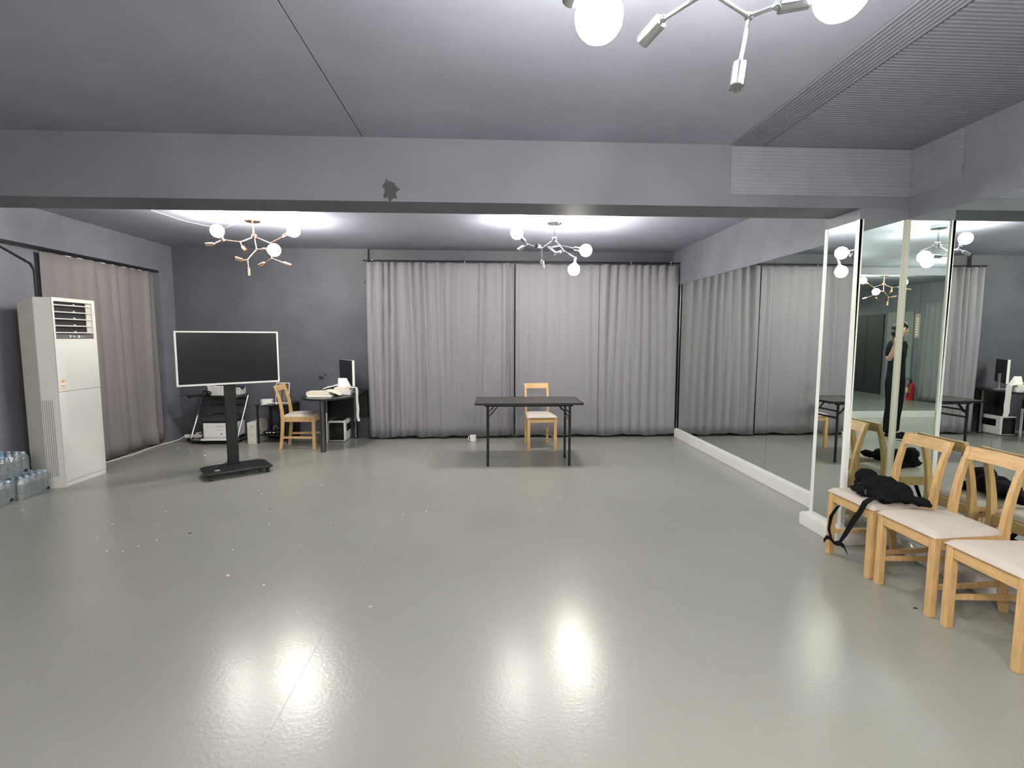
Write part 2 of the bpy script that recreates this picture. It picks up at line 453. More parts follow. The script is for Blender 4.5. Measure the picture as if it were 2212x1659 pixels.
# ribbed acoustic panels above the chairs
def corrugate(P0, du, dv, dn, nrib, amp):
    """sheet from P0, ribs repeated along dv and running along du, rising along dn"""
    P0, du, dv, dn = map(Vector, (P0, du, dv, dn)); mb = MB(); vs = []; fs = []; k = 0
    for i in range(nrib):
        for (t, h) in ((0, 0), (0.18, 1), (0.62, 1), (0.8, 0)):
            a = P0 + dv*((i+t)/nrib) + dn*(amp*h); vs += [a, a+du]
    vs += [P0+dv, P0+dv+du]
    fs = [(2*j, 2*j+1, 2*j+3, 2*j+2) for j in range(len(vs)//2 - 1)]
    return mb.add(vs, fs)
tag(corrugate((1.60, YR, ZC-0.003), (0, 3.318-YR, 0), (0.21, 0, 0), (0, 0, -1), 9, 0.004).build('acoustic_panel', 'rib', smooth=0), 'narrow ribbed grey strip on the ceiling with ribs running to the beam', 'panel', 'ribbed grey panels')
tag(corrugate((1.81, YR, ZC-0.003), (1.018, 0, 0), (0, 3.318-YR, 0), (0, 0, -1), 220, 0.0028).build('acoustic_panel', 'rib', smooth=0), 'wide ribbed grey ceiling panel above the row of chairs', 'panel', 'ribbed grey panels')
tag(corrugate((1.60, 3.317, 2.388), (1.228, 0, 0), (0, 0, 0.305), (0, -1, 0), 13, 0.003).build('acoustic_panel', 'rib', smooth=0), 'ribbed grey panel on the beam face above the mirrored pillar', 'panel', 'ribbed grey panels')
tag(corrugate((2.826, 2.94, 2.388), (0, 0.37, 0), (0, 0, 0.305), (-1, 0, 0), 13, 0.003).build('acoustic_panel', 'rib', smooth=0), 'short ribbed grey panel high on the side wall beside the beam', 'panel', 'ribbed grey panels')

# ------------------------------------------------------------------ curtains
def fold_profile(L, seed, w0, w1, a0, a1):
    rnd = random.Random(seed); x = 0; segs = []
    while x < L:
        w = rnd.uniform(w0, w1); segs.append((x, w, rnd.uniform(a0, a1), rnd.uniform(0.8, 1.6))); x += w
    def f(s):
        for (x, w, a, e) in segs:
            if x <= s < x+w:
                return a * (math.sin(math.pi*(s-x)/w) ** 2) ** (e*0.5)
        return 0
    return f
def curtain(label, p0, p1, z0, z1, nrm, seed, w=(0.08, 0.17), a=(0.01, 0.03), m='curtain', group=None, pinch=None, flare=0.0, nv=16, gain=None):
    p0, p1, nrm = Vector((*p0, 0)), Vector((*p1, 0)), Vector((*nrm, 0)); L = (p1-p0).length; dr = (p1-p0)/L
    ft = fold_profile(L+0.2, seed, *w, *a); fb = fold_profile(L+0.2, seed+1, w[0]*1.15, w[1]*1.2, a[0]*1.1, a[1]*1.2)
    nu = int(L/0.011)
    def fn(u, v):
        s = u*L; q = v                       # v: 0 bottom, 1 top
        k = min(1, max(0, (1-q)*1.0)) ** 0.8
        sh = 0.02*math.sin(5*s+3*q)
        d = ft(max(0, s+sh))*(1-0.55*k) + fb(max(0, s-sh))*0.6*k
        if gain: d *= gain(s, q)
        if pinch: d += pinch(s, q)
        z = z0 + (z1-z0)*q
        if v == 0: z += 0.010*math.sin(9*s+seed) + 0.006*math.sin(23*s)
        if v == 1: z += 0.004*math.sin(31*s+seed)
        return p0 + dr*(s + flare*(1-q)*(u-0.5)*2) + nrm*d + Vector((0, 0, z))
    mb = MB().grid(fn, nu, nv)
    o = mb.build('curtain', m, smooth=60)
    sl = o.modifiers.new('thick', 'SOLIDIFY'); sl.thickness = 0.003
    return tag(o, label, 'curtain', group)
CY = 7.15
curtain('wide grey curtain panel left of the folding table on the back wall', (-1.665, CY), (0.388, CY), 0.035, 2.475, (0, -1), 3, w=(0.075, 0.17), a=(0.014, 0.042), group='grey back curtains',
        pinch=lambda s, q: 0.05*math.exp(-((s-1.97)/0.022)**2) + 0.03*math.exp(-((s-1.90)/0.022)**2), gain=lambda s, q: 1.0 + 0.9*math.exp(-(s/0.9)**2))
curtain('middle grey curtain panel behind the wooden chair at the folding table', (0.408, CY), (1.60, CY), 0.035, 2.47, (0, -1), 12, w=(0.10, 0.26), a=(0.006, 0.022), group='grey back curtains',
        pinch=lambda s, q: 0.03*math.exp(-((s-0.02)/0.03)**2) + 0.016*math.exp(-((s-0.17)/0.03)**2))
curtain('pleated grey curtain panel meeting the mirror wall corner', (1.605, CY), (2.745, CY), 0.035, 2.47, (0, -1), 23, w=(0.10, 0.16), a=(0.026, 0.050), group='grey back curtains', gain=lambda s, q: 0.62 + 0.5*math.exp(-(s/0.3)**2) + 0.5*max(0, q-0.86)/0.14)
def rod(mb_pts, label, rings):
    t = thing('curtain_rod', label, 'curtain rod')
    MB().tube(mb_pts, 0.011, 10).build('rail', 'black_metal', t)
    for p in rings:
        MB().sph(p, 0.014, 10, 8).tube([Vector(p)+Vector((0, 0, -0.01)), Vector(p)+Vector((0, -0.004, -0.045))], 0.006, 8).build('bracket', 'chrome', t)
rod([(-1.70, CY-0.005, 2.502), (2.76, CY-0.005, 2.502)], 'long black curtain rod above the grey back curtains', [(x, CY-0.02, 2.515) for x in (-1.58, -0.30, 0.77, 2.05, 2.62)])
curtain('warm grey curtain behind the floor standing air conditioner', (-4.425, 5.29), (-4.425, 6.985), 0.03, 2.295, (1, 0), 41, w=(0.10, 0.24), a=(0.004, 0.030), m='curtain_w', flare=0.03,
        pinch=lambda s, q: 0.03*math.exp(-((s-1.50-0.05*q)/0.05)**2) + 0.035*math.exp(-((s-0.62)/0.05)**2)*max(0, q-0.55) + 0.02*max(0, 0.12-q)*math.sin(22*s)*8)
t = thing('curtain_rail', 'dark ceiling rail with white clips over the side curtain', 'curtain rail')
MB().box((-4.445, 4.2, 2.312), (-4.400, 7.075, 2.334)).build('rail', 'black_metal', t)
for y in (5.62, 5.77, 5.92, 6.10, 6.28, 6.44, 6.58, 6.72):
    MB().box((-4.410, y-0.035, 2.290), (-4.402, y+0.035, 2.297)).build('clip', 'wplastic', t)
o = MB().tube([(-4.462, 4.55, 2.40), (-4.46, 4.75, 2.34), (-4.46, 4.98, 2.26), (-4.46, 5.23, 2.165), (-4.462, 5.27, 2.10), (-4.462, 5.27, 1.0)], 0.009, 8).build('wall_cable', 'black_plastic')
tag(o, 'black cable running slantwise down the side wall above the air conditioner', 'cable')
o = MB().tube([(-3.30, 3.64, 2.69), (-3.285, 5.3, 2.692), (-3.24, 5.71, 2.692), (-3.05, 6.1, 2.692), (-2.55, 5.63, 2.692)], 0.0022, 6).build('ceiling_cable', 'white_cable')
tag(o, 'thin pale cable along the ceiling to the copper lamp', 'cable')

# ------------------------------------------------------------------ ceiling lamps
def lamp(label, metal, canopy, P, arms, sockets, bulbs):
    t = thing('branching_ceiling_lamp', label, 'ceiling lamp', canopy, group='branching ceiling lamps with bare globes')
    c = Vector(canopy); L = {k: Vector(v) - c for k, v in P.items()}
    MB().lathe([(0.0, 0.008), (0.074, 0.008), (0.078, 0.0), (0.078, -0.020), (0.070, -0.028), (0.0, -0.030)], 28).build('canopy', metal, t)
    MB().cyl((0, 0, -0.025), L['ball'], 0.008, 12).build('rod', metal, t)
    MB().sph(L['ball'], 0.032, 18, 12).build('hub', metal, t)
    for a, b in arms:
        mb = MB().cyl(L[a], L[b], 0.0062, 10).sph(L[b], 0.012, 10, 8)
        mb.build('arm', metal, t)
    for a, b, k in sockets:                       # from joint a, stem to b, socket from b to k
        d = (L[k]-L[b]).normalized()
        ln = 0.072
        mb = MB().cyl(L[a], L[b], 0.0062, 10).sph(L[b]-d*0.006, 0.011, 10, 8)
        mb.tube([L[b]-d*0.004, L[b], L[b]+d*ln, L[b]+d*ln, L[b]+d*(ln-0.03)], [0.010, 0.021, 0.021, 0.017, 0.016], 16, cap=True)
        mb.build('socket', metal, t)
    for j, k in bulbs:
        d = (L[k]-L[j]).normalized(); c0 = L[k]
        mb = MB().sph(c0, 0.066, 16, 10).tube([c0-d*0.085, c0-d*0.052], [0.016, 0.030], 16)
        bo = mb.build('globe_bulb', 'bulb', t)
        MB().tube([c0-d*0.135, c0-d*0.13, c0-d*0.075, c0-d*0.070], [0.010, 0.021, 0.021, 0.017], 16).build('bulb_socket', metal, t)
        MB().cyl(L[j], c0-d*0.13, 0.0062, 10).build('arm', metal, t)
L1 = {'ball': (-2.461, 5.58, 2.513), 'J1': (-2.571, 5.5, 2.439), 's1': (-2.521, 5.44, 2.376), 's1e': (-2.457, 5.4, 2.314), 'J1b': (-2.728, 5.46, 2.451), 'b1': (-2.78, 5.46, 2.543), 's2': (-2.80, 5.41, 2.398), 's2e': (-2.88, 5.38, 2.386), 'J2': (-2.407, 5.5, 2.368), 'b2': (-2.204, 5.44, 2.351), 'J3': (-2.488, 5.46, 2.246), 's3': (-2.526, 5.42, 2.244), 's3e': (-2.57, 5.38, 2.254), 'dn': (-2.483, 5.46, 2.16), 'dne': (-2.482, 5.46, 2.09), 'A3': (-2.328, 5.66, 2.459), 'J4': (-2.322, 5.66, 2.299), 's4': (-2.417, 5.7, 2.253), 's4e': (-2.491, 5.72, 2.225), 's5': (-2.201, 5.68, 2.252), 's5e': (-2.142, 5.7, 2.23), 'b3': (-2.064, 5.62, 2.584)}
A1 = [('ball', 'J1'), ('J1', 'J1b'), ('ball', 'J2'), ('J2', 'J3'), ('ball', 'A3'), ('A3', 'J4')]
S1 = [('J1', 's1', 's1e'), ('J1b', 's2', 's2e'), ('J3', 's3', 's3e'), ('J3', 'dn', 'dne'), ('J4', 's4', 's4e'), ('J4', 's5', 's5e')]
lamp('rose gold branching ceiling lamp above the television with three lit globes', 'copper', (-2.475, 5.584, 2.692), L1, A1, S1, [('J1b', 'b1'), ('J2', 'b2'), ('A3', 'b3')])
L2 = {'ball': (0.735, 5.51, 2.508), 'J1': (0.593, 5.45, 2.398), 's1': (0.597, 5.45, 2.261), 's1e': (0.606, 5.45, 2.192), 'J1b': (0.439, 5.42, 2.431), 'b1': (0.325, 5.45, 2.554), 's2': (0.39, 5.4, 2.40), 's2e': (0.333, 5.38, 2.361), 's3': (0.565, 5.38, 2.402), 's3e': (0.509, 5.3, 2.396), 'J2': (0.785, 5.44, 2.427), 's4a': (0.652, 5.36, 2.394), 's4': (0.678, 5.33, 2.362), 's4e': (0.714, 5.3, 2.324), 'b2': (1.073, 5.47, 2.384), 'J3': (0.851, 5.6, 2.403), 'J4': (0.992, 5.64, 2.334), 'b3': (0.968, 5.6, 2.198), 's5': (0.829, 5.66, 2.401), 's5e': (0.792, 5.7, 2.39)}
A2 = [('ball', 'J1'), ('J1', 'J1b'), ('ball', 'J2'), ('J2', 's4a'), ('ball', 'J3'), ('J3', 'J4')]
S2 = [('J1', 's1', 's1e'), ('J1b', 's2', 's2e'), ('J1', 's3', 's3e'), ('s4a', 's4', 's4e'), ('J3', 's5', 's5e')]
lamp('chrome branching ceiling lamp above the folding table with three lit globes', 'chrome', (0.736, 5.508, 2.692), L2, A2, S2, [('J1b', 'b1'), ('J2', 'b2'), ('J4', 'b3')])
L3 = {'ball': (0.60, 1.14, 2.50), 'J0': (0.572, 1.345, 2.335), 'b1': (0.309, 1.44, 2.32), 'q': (0.32, 1.25, 2.40), 's1': (0.486, 1.455, 2.325), 's1e': (0.455, 1.51, 2.305), 'J': (0.720, 1.425, 2.325), 's2': (0.775, 1.375, 2.325), 's2e': (0.84, 1.36, 2.33), 'u': (0.80, 1.16, 2.42), 'b2': (0.905, 1.318, 2.325), 's3': (0.706, 1.438, 2.205), 's3e': (0.690, 1.42, 2.13), 'r': (0.235, 1.27, 2.36), 'rs': (0.228, 1.32, 2.34), 're': (0.222, 1.375, 2.33), 'w': (0.52, 0.90, 2.38), 'b3': (0.40, 0.80, 2.35)}
A3 = [('ball', 'J0'), ('J0', 'J'), ('ball', 'q'), ('q', 'r'), ('ball', 'u'), ('ball', 'w')]
S3 = [('J0', 's1', 's1e'), ('J', 's2', 's2e'), ('J', 's3', 's3e'), ('r', 'rs', 're')]
lamp('chrome branching ceiling lamp overhead at the top edge of the picture', 'chrome', (0.60, 1.14, 2.692), L3, A3, S3, [('q', 'b1'), ('u', 'b2'), ('w', 'b3')])
off5 = Vector((0.75, -1.0, 2.692)) - Vector((0.736, 5.508, 2.692))
L5 = {k: tuple(Vector(v) + off5) for k, v in L2.items()}
lamp('unseen chrome branching lamp added behind the photographer to brighten the near ceiling and beam', 'chrome', (0.75, -1.0, 2.692), L5, A2, S2, [('J1b', 'b1'), ('J2', 'b2'), ('J4', 'b3')])  # unseen lamp, added to put more light on the near ceiling and beam
off = Vector((-2.25, -1.0, 2.692)) - Vector((-2.475, 5.584, 2.692))
L4 = {k: tuple(Vector(v) + off) for k, v in L1.items()}
lamp('rose gold branching ceiling lamp at the rear of the room, seen in the pillar mirror', 'copper', (-2.25, -1.0, 2.692), L4, A1, S1, [('J1b', 'b1'), ('J2', 'b2'), ('A3', 'b3')])

# ------------------------------------------------------------------ wooden chairs
def chair(label, loc, rz):
    t = thing('dining_chair', label, 'chair', loc, rz, 'pine dining chairs with beige seats')
    for s in (-1, 1):
        MB().box((s*0.174-0.0185, -0.215, 0), (s*0.174+0.0185, -0.178, 0.425)).build('leg', 'wood', t, bevel=0.003)
    prof = [(0.235, 0.0, 0.036), (0.219, 0.11, 0.038), (0.205, 0.24, 0.042), (0.198, 0.36, 0.046), (0.197, 0.44, 0.046), (0.205, 0.53, 0.040), (0.222, 0.63, 0.036), (0.247, 0.73, 0.032), (0.280, 0.826, 0.028)]
    for s in (-1, 1):
        mb = MB(); vs = []; n = len(prof)
        for (y, z, w) in prof:
            x = s*(0.149 + 0.006*max(0, z-0.44)); h = 0.014
            vs += [(x-h, y-w/2, z), (x+h, y-w/2, z), (x+h, y+w/2, z), (x-h, y+w/2, z)]
        fs = [(i*4+k, i*4+(k+1)%4, i*4+4+(k+1)%4, i*4+4+k) for i in range(n-1) for k in range(4)] + [(3, 2, 1, 0), (n*4-4, n*4-3, n*4-2, n*4-1)]
        mb.add(vs, fs).build('rear_leg', 'wood', t, bevel=0.003)
    def rail(u, v):
        pass
    vs = []; N = 10                                                   # curved top rail
    for i in range(N+1):
        x = -0.138 + 0.276*i/N; b = 0.016*(1-(2*i/N-1)**2)
        for (dy, z, q) in ((-0.010, 0.757, 0), (-0.010, 0.826, 0.022), (0.012, 0.826, 0.022), (0.012, 0.757, 0)):
            vs.append((x, 0.257+q+b+dy, z))
    fs = [(i*4+k, i*4+(k+1)%4, i*4+4+(k+1)%4, i*4+4+k) for i in range(N) for k in range(4)] + [(3, 2, 1, 0), (N*4, N*4+1, N*4+2, N*4+3)]
    MB().add(vs, fs).build('top_rail', 'wood_x', t, bevel=0.002)
    MB().box((-0.156, -0.209, 0.362), (0.156, -0.187, 0.426)).build('apron', 'wood_x', t, bevel=0.002)
    MB().box((-0.136, 0.184, 0.362), (0.136, 0.206, 0.426)).build('apron', 'wood_x', t, bevel=0.002)
    for s in (-1, 1):
        a, b = Vector((s*0.179, -0.18, 0)), Vector((s*0.152, 0.178, 0)); h = 0.010
        p = [(a.x-h, a.y), (a.x+h, a.y), (b.x+h, b.y), (b.x-h, b.y)]
        ap = MB().prism(p, 0.362, 0.426).build('apron', 'wood', t)
        for yy, xx in ((-0.15, 0.1775), (0.15, 0.1545)):
            MB().cyl((s*(xx+0.009), yy, 0.392), (s*(xx+0.0115), yy, 0.392), 0.006, 10).build('bolt', 'knot', ap)
        p = [(s*0.174-0.007, -0.18), (s*0.174+0.007, -0.18), (s*0.150+0.007, 0.20), (s*0.150-0.007, 0.20)]
        MB().prism(p, 0.142, 0.168).build('stretcher', 'wood', t)
    def pad(u, v):                                                    # cushion, trapezoid and domed
        y = -0.220 + 0.405*v; hw = 0.197 - 0.036*v; x = (2*u-1)*hw
        e = min(1, (1-abs(2*u-1))*6) ; e2 = min(1, (1-abs(2*v-1))*6)
        z = 0.428 + 0.026*math.sqrt(max(0, 1-(1-e)**2))*math.sqrt(max(0, 1-(1-e2)**2)) + 0.012*(1-(2*u-1)**2)*(1-(2*v-1)**2)
        return (x, y, z)
    mb = MB().grid(pad, 24, 24)
    mb.add([(-0.197, -0.220, 0.424), (0.197, -0.220, 0.424), (0.161, 0.185, 0.424), (-0.161, 0.185, 0.424)], [(3, 2, 1, 0)])
    N = 25; o = 0
    rim = [pad(i/24, 0) for i in range(25)]
    mb.add([(-0.197, -0.220, 0.424), (0.197, -0.220, 0.424), (0.197, -0.220, 0.428), (-0.197, -0.220, 0.428)], [(0, 1, 2, 3)])
    for s in (-1, 1):
        mb.add([(s*0.197, -0.220, 0.424), (s*0.161, 0.185, 0.424), (s*0.161, 0.185, 0.428), (s*0.197, -0.220, 0.428)], [(0, 1, 2, 3)])
    mb.build('seat', 'seat', t, smooth=50)
    return t
chair('wooden chair with beige seat behind the black folding table', (0.693, 6.525, 0), R(4))
chair('wooden chair with beige seat pulled up to the black round-ended desk', (-2.435, 6.690, 0), R(91))
chair('wooden chair by the mirrored pillar with a black bag on its seat', (2.508, 2.985, 0), R(-90))
chair('empty wooden chair in the middle of the row along the mirror', (2.510, 2.562, 0), R(-90.5))
chair('wooden chair nearest the camera in the row along the mirror', (2.508, 2.118, 0), R(-91))

# ------------------------------------------------------------------ folding table
t = thing('folding_table', 'black folding table with a dark brown top in the middle of the room', 'table', (0.475, 5.79, 0), R(-0.6))
MB().box((-0.602, -0.30, 0.702), (0.602, 0.30, 0.722)).build('tabletop', 'table_top', t, bevel=0.004)
MB().box((-0.603, -0.303, 0.700), (0.603, -0.299, 0.724)).box((-0.603, 0.299, 0.700), (0.603, 0.303, 0.724)).box((-0.605, -0.303, 0.700), (-0.601, 0.303, 0.724)).box((0.601, -0.303, 0.700), (0.605, 0.303, 0.724)).build('edge_band', 'black_plastic', t)
MB().box((-0.50, -0.235, 0.676), (0.50, -0.215, 0.702)).box((-0.50, 0.135, 0.676), (0.50, 0.155, 0.702)).build('apron_frame', 'black_metal', t)
for sx in (-1, 1):
    for y in (-0.225, 0.145):
        MB().cyl((sx*0.463, y, 0), (sx*0.463, y, 0.70), 0.0145, 14).build('leg', 'black_metal', t)
        MB().cyl((sx*0.463, y, 0), (sx*0.463, y, 0.02), 0.0165, 14).build('foot_cap', 'black_plastic', t)
        MB().cbox((sx*0.402, y, 0.622), (0.010, 0.016, 0.20), (0, -sx*R(40), 0)).cbox((sx*0.375, y+0.012, 0.645), (0.010, 0.012, 0.16), (0, -sx*R(38), 0)).build('brace', 'black_metal', t)
    MB().cyl((sx*0.463, -0.225, 0.60), (sx*0.463, 0.145, 0.60), 0.010, 10).build('cross_bar', 'black_metal', t)
    MB().cbox((sx*0.463, -0.04, 0.52), (0.012, 0.36, 0.022)).build('cross_bar', 'black_metal', t)

# ------------------------------------------------------------------ mug on the floor
t = thing('mug', 'white mug standing on the floor in front of the grey curtain', 'mug', (-0.193, 6.93, 0))
MB().lathe([(0.036, 0), (0.042, 0.006), (0.044, 0.05), (0.044, 0.088), (0.040, 0.088), (0.040, 0.012), (0.0, 0.010)], 24).build('cup', 'wplastic', t, smooth=40)
MB().tube([(-0.042, -0.01, 0.072), (-0.058, -0.018, 0.070), (-0.066, -0.022, 0.052), (-0.064, -0.021, 0.032), (-0.052, -0.016, 0.018), (-0.042, -0.01, 0.016)], 0.006, 8).build('handle', 'wplastic', t)

# ------------------------------------------------------------------ floor standing air conditioner
t = thing('air_conditioner', 'tall white floor standing air conditioner in front of the side curtain', 'air conditioner', (-4.06, 5.20, 0))
X0, HH = -0.30, 1.82
plan = [(-0.030, -0.245), (-0.125, -0.297), (-0.300, -0.270), (-0.300, 0.245), (-0.125, 0.275), (-0.030, 0.262)]
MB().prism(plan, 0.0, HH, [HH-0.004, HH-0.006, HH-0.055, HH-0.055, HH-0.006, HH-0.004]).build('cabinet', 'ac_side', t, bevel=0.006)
MB().prism([(-0.004, -0.246), (-0.128, -0.300), (-0.124, -0.301), (-0.002, -0.250)], 0.0, HH-0.004).prism([(-0.130, -0.302), (-0.020, -0.258), (-0.020, -0.250), (-0.126, -0.293)], 0, HH-0.003).build('chamfer_cover', 'ac', t)
fr = MB().box((-0.03, -0.252, 0.926), (0, 0.262, 1.428)).box((-0.03, -0.252, 1.785), (0, 0.262, HH)).box((-0.03, -0.252, 1.428), (0, -0.232, 1.785)).box((-0.03, 0.224, 1.428), (0, 0.262, 1.785))
fr.build('upper_panel', 'ac', t)
MB().box((-0.03, -0.252, 0.045), (0, 0.262, 0.922)).build('lower_panel', 'ac', t, bevel=0.003)
MB().box((-0.03, -0.250, 0.0), (-0.002, 0.260, 0.042)).build('plinth', 'ac', t, bevel=0.002)
cv = MB().box((-0.029, -0.232, 1.474), (-0.026, 0.224, 1.785)).build('outlet', 'ac_dark', t)
MB().box((-0.020, 0.16, 1.48), (-0.012, 0.222, 1.78)).build('outlet_lining', 'ac_side', t)
for i in range(5):
    z = 1.752 - i*0.0655
    sl = MB().cbox((-0.008, -0.004, z), (0.018, 0.452, 0.009), (0, R(12), 0)).build('louvre', 'ac', t)
    MB().prism([(-0.016, 0.0), (-0.004, 0.0), (-0.004, 0.012), (-0.016, 0.004)], z, z+0.016).build('louvre_tab', 'ac', sl)
dp = MB().box((-0.02, -0.232, 1.430), (-0.003, 0.224, 1.473)).build('display', 'ac_disp', t)
text('display_digits', '22', 0.026, 'led', t, (-0.002, 0.040, 1.443), (R(90), 0, R(90)))
for y, w, z in ((-0.066, 0.018, 1.458), (-0.062, 0.014, 1.446), (-0.02, 0.024, 1.451), (0.085, 0.006, 1.449)):
    MB().box((-0.003, y-w/2, z), (-0.0015, y+w/2, z+0.004)).build('display_mark', 'led', dp)
MB().box((-0.004, -0.2, 0.058), (0.0008, 0.24, 0.060)).build('seam_line', 'line', t)
vt = MB()
for i in range(6):
    f = 0.10 + i*0.125; x = -0.130 + 0.110*f; y = -0.3025 + 0.044*f
    vt.cbox((x, y, 0.48), (0.0045, 0.0045, 0.74))
vt.build('side_vent', 'gplastic', t)
lb = MB().box((0.0, -0.235, 0.955), (0.0008, -0.165, 1.055)).build('energy_label', 'paper', t)
arc = MB()
for k in range(9):
    a = R(20 + 140*k/9); b = R(20+140*(k+1)/9)
    for r0, r1 in ((0.026, 0.032),):
        arc.add([(0.0013, -0.2-math.cos(q)*r, 1.012+math.sin(q)*r) for q in (a, b) for r in (r0, r1)], [(0, 1, 3, 2)])
arc.add([(0.0013, -0.2-0.019*math.cos(R(180*k/12)), 1.012+0.019*math.sin(R(180*k/12))) for k in range(13)], [tuple(range(13))])
arc.box((0.0008, -0.227, 0.974), (0.0013, -0.173, 0.984)).box((0.0008, -0.227, 0.957), (0.0013, -0.173, 0.961)).build('label_print', 'orange', lb, smooth=0)
MB().lathe([(0.0, 0), (0.016, 0), (0.016, 0.014), (0.008, 0.022), (0, 0.022)], 12, (-0.16, -0.20, HH-0.018)).build('hinge_cap', 'wplastic', t)

# ------------------------------------------------------------------ packs of water bottles
bot = MB().lathe([(0.024, 0.0), (0.031, 0.006), (0.0315, 0.05), (0.0295, 0.055), (0.0315, 0.06), (0.0295, 0.085), (0.0315, 0.09), (0.0315, 0.135), (0.026, 0.158), (0.013, 0.180), (0.013, 0.186)], 12).mesh('water_bottle', 'bottle', 40)
capm = MB().lathe([(0.0148, 0.184), (0.0152, 0.186), (0.0152, 0.198), (0.013, 0.201), (0, 0.201)], 12).mesh('cap', 'cap', 40)
def pack(label, loc, rz):
    t = thing('water_bottle_pack', label, 'water bottles', loc, rz, 'shrink-wrapped packs of water bottles')
    for i in range(4):
        for j in range(5):
            b = bpy.data.objects.new('water_bottle', bot); COL.objects.link(b); b.parent = t
            b.location = (-0.0975+0.065*i, -0.13+0.065*j, 0.002)
            c = bpy.data.objects.new('cap', capm); COL.objects.link(c); c.parent = b
    def wrap(u, v):
        a = 2*math.pi*u; ex = 0.14; ey = 0.172
        ca, sa = math.cos(a), math.sin(a); q = 0.28
        x = ex*math.copysign(abs(ca)**q, ca); y = ey*math.copysign(abs(sa)**q, sa)
        k = 1 - 0.018*abs(math.sin(a*10)) + 0.006*math.sin(37*a+9*v)
        kk = [1.0, 1.0, 1.0, 0.985, 0.90, 0.72, 0.0][int(round(v*6))]; z = [0.001, 0.07, 0.13, 0.16, 0.187, 0.204, 0.206][int(round(v*6))]
        return (x*k*kk, y*k*kk, z + (0.006*math.sin(11*a) if 0.5 < v < 0.99 else 0))
    MB().grid(wrap, 120, 6).build('shrink_film', 'film', t, smooth=50)
    MB().add([(0.142, 0.07, 0.028), (0.1425, 0.115, 0.026), (0.1425, 0.112, 0.048), (0.142, 0.098, 0.054)], [(0, 1, 2, 3)]).build('film_mark', 'black_plastic', t, smooth=0)
    return t
pack('lower pack of water bottles right beside the air conditioner', (-4.25, 4.705, 0), R(2))
pack('lower pack of water bottles at the left picture edge', (-4.26, 4.35, 0), R(3))
pack('pack of water bottles stacked on top of the two lower packs', (-4.31, 4.565, 0.208), R(-2))

# ------------------------------------------------------------------ television on wheeled stand
t = thing('television', 'flat television with a silver rim on a black wheeled stand', 'television', (-2.735, 5.470, 0), R(37.3))
MB().box((-0.470, -0.055, 0.962), (0.470, -0.015, 1.500)).build('housing', 'black_plastic', t, bevel=0.004)
MB().box((-0.466, -0.060, 0.968), (0.466, -0.053, 1.494)).build('screen', 'screen', t, smooth=0)
bz = MB().box((-0.482, -0.066, 1.494), (0.482, -0.02, 1.508)).box((-0.482, -0.066, 0.952), (0.482, -0.02, 0.970)).box((-0.482, -0.066, 0.970), (-0.466, -0.02, 1.494)).box((0.466, -0.066, 0.970), (0.482, -0.02, 1.494))
bz.build('bezel', 'strip', t)
MB().box((-0.055, 0.005, 0.075), (0.055, 0.045, 1.25)).build('column', 'black_plastic', t, bevel=0.006)
MB().box((-0.20, -0.015, 1.10), (0.20, 0.008, 1.38)).build('mount_plate', 'black_metal', t)
ba = [(-0.26, 0.10), (0.26, 0.10), (0.315, 0.04), (0.315, -0.30), (-0.315, -0.30), (-0.315, 0.04)]
MB().prism(ba, 0.055, 0.078).build('base', 'black_plastic', t, bevel=0.008)
MB().box((-0.065, -0.002, 0.078), (0.065, 0.052, 0.092)).build('column_collar', 'black_metal', t)
for x in (-0.27, 0.27):
    for y in (-0.255, 0.05):
        c = MB().box((x-0.018, y-0.02, 0.036), (x+0.018, y+0.02, 0.056)).build('caster', 'black_metal', t)
        MB().cyl((x-0.013, y-0.006, 0.024), (x+0.013, y-0.006, 0.024), 0.024, 16).build('wheel', 'black_plastic', c)
MB().tube([(-0.05, 0.03, 0.12), (-0.09, 0.02, 0.09), (-0.16, -0.06, 0.081), (-0.21, -0.18, 0.081)], 0.004, 8).build('power_cord', 'black_plastic', t)
MB().box((-0.22, -0.22, 0.078), (-0.17, -0.19, 0.088)).build('plug', 'gplastic', t, bevel=0.002)

# ------------------------------------------------------------------ computer cart with silver Z-shaped tubes
t = thing('computer_cart', 'dark computer cart with silver Z-shaped tube sides against the back wall', 'cart', (-3.715, 7.12, 0))
def arcpts(pts, r=0.05, n=5):
    out = [Vector(pts[0])]
    for i in range(1, len(pts)-1):
        a, b, c = Vector(pts[i-1]), Vector(pts[i]), Vector(pts[i+1]); u, w = (a-b).normalized(), (c-b).normalized()
        p, q = b+u*r, b+w*r
        for k in range(n+1):
            s = k/n; out.append(p*(1-s)**2 + b*2*s*(1-s) + q*s*s)
    out.append(Vector(pts[-1])); return out
for x in (-0.31, 0.31):
    MB().tube(arcpts([(x, 0.20, 0.042), (x, -0.20, 0.042), (x, 0.20, 0.66), (x, -0.22, 0.635)], 0.075), 0.0125, 12).build('side_tube', 'silver', t)
    for y in (-0.13, 0.17):
        c = MB().cyl((x, y, 0.022), (x, y, 0.036), 0.010, 8).build('caster', 'black_plastic', t)
        MB().cyl((x-0.010, y, 0.018), (x+0.010, y, 0.018), 0.018, 14).build('wheel', 'black_plastic', c)
MB().box((-0.30, -0.24, 0.648), (0.29, 0.20, 0.662)).build('top_shelf', 'black_gloss', t)
MB().box((-0.297, -0.22, 0.036), (0.297, 0.20, 0.050)).build('bottom_shelf', 'black_gloss', t)
for z, y in ((0.575, 0.145), (0.500, 0.098)):
    MB().cyl((-0.31, y, z), (0.31, y, z), 0.006, 8).build('cross_tube', 'gun', t)
for x in (-0.16, -0.05, 0.06, 0.17):
    MB().cyl((x, 0.098, 0.500), (x+0.025, 0.145, 0.575), 0.004, 6).build('rung', 'gun', t)
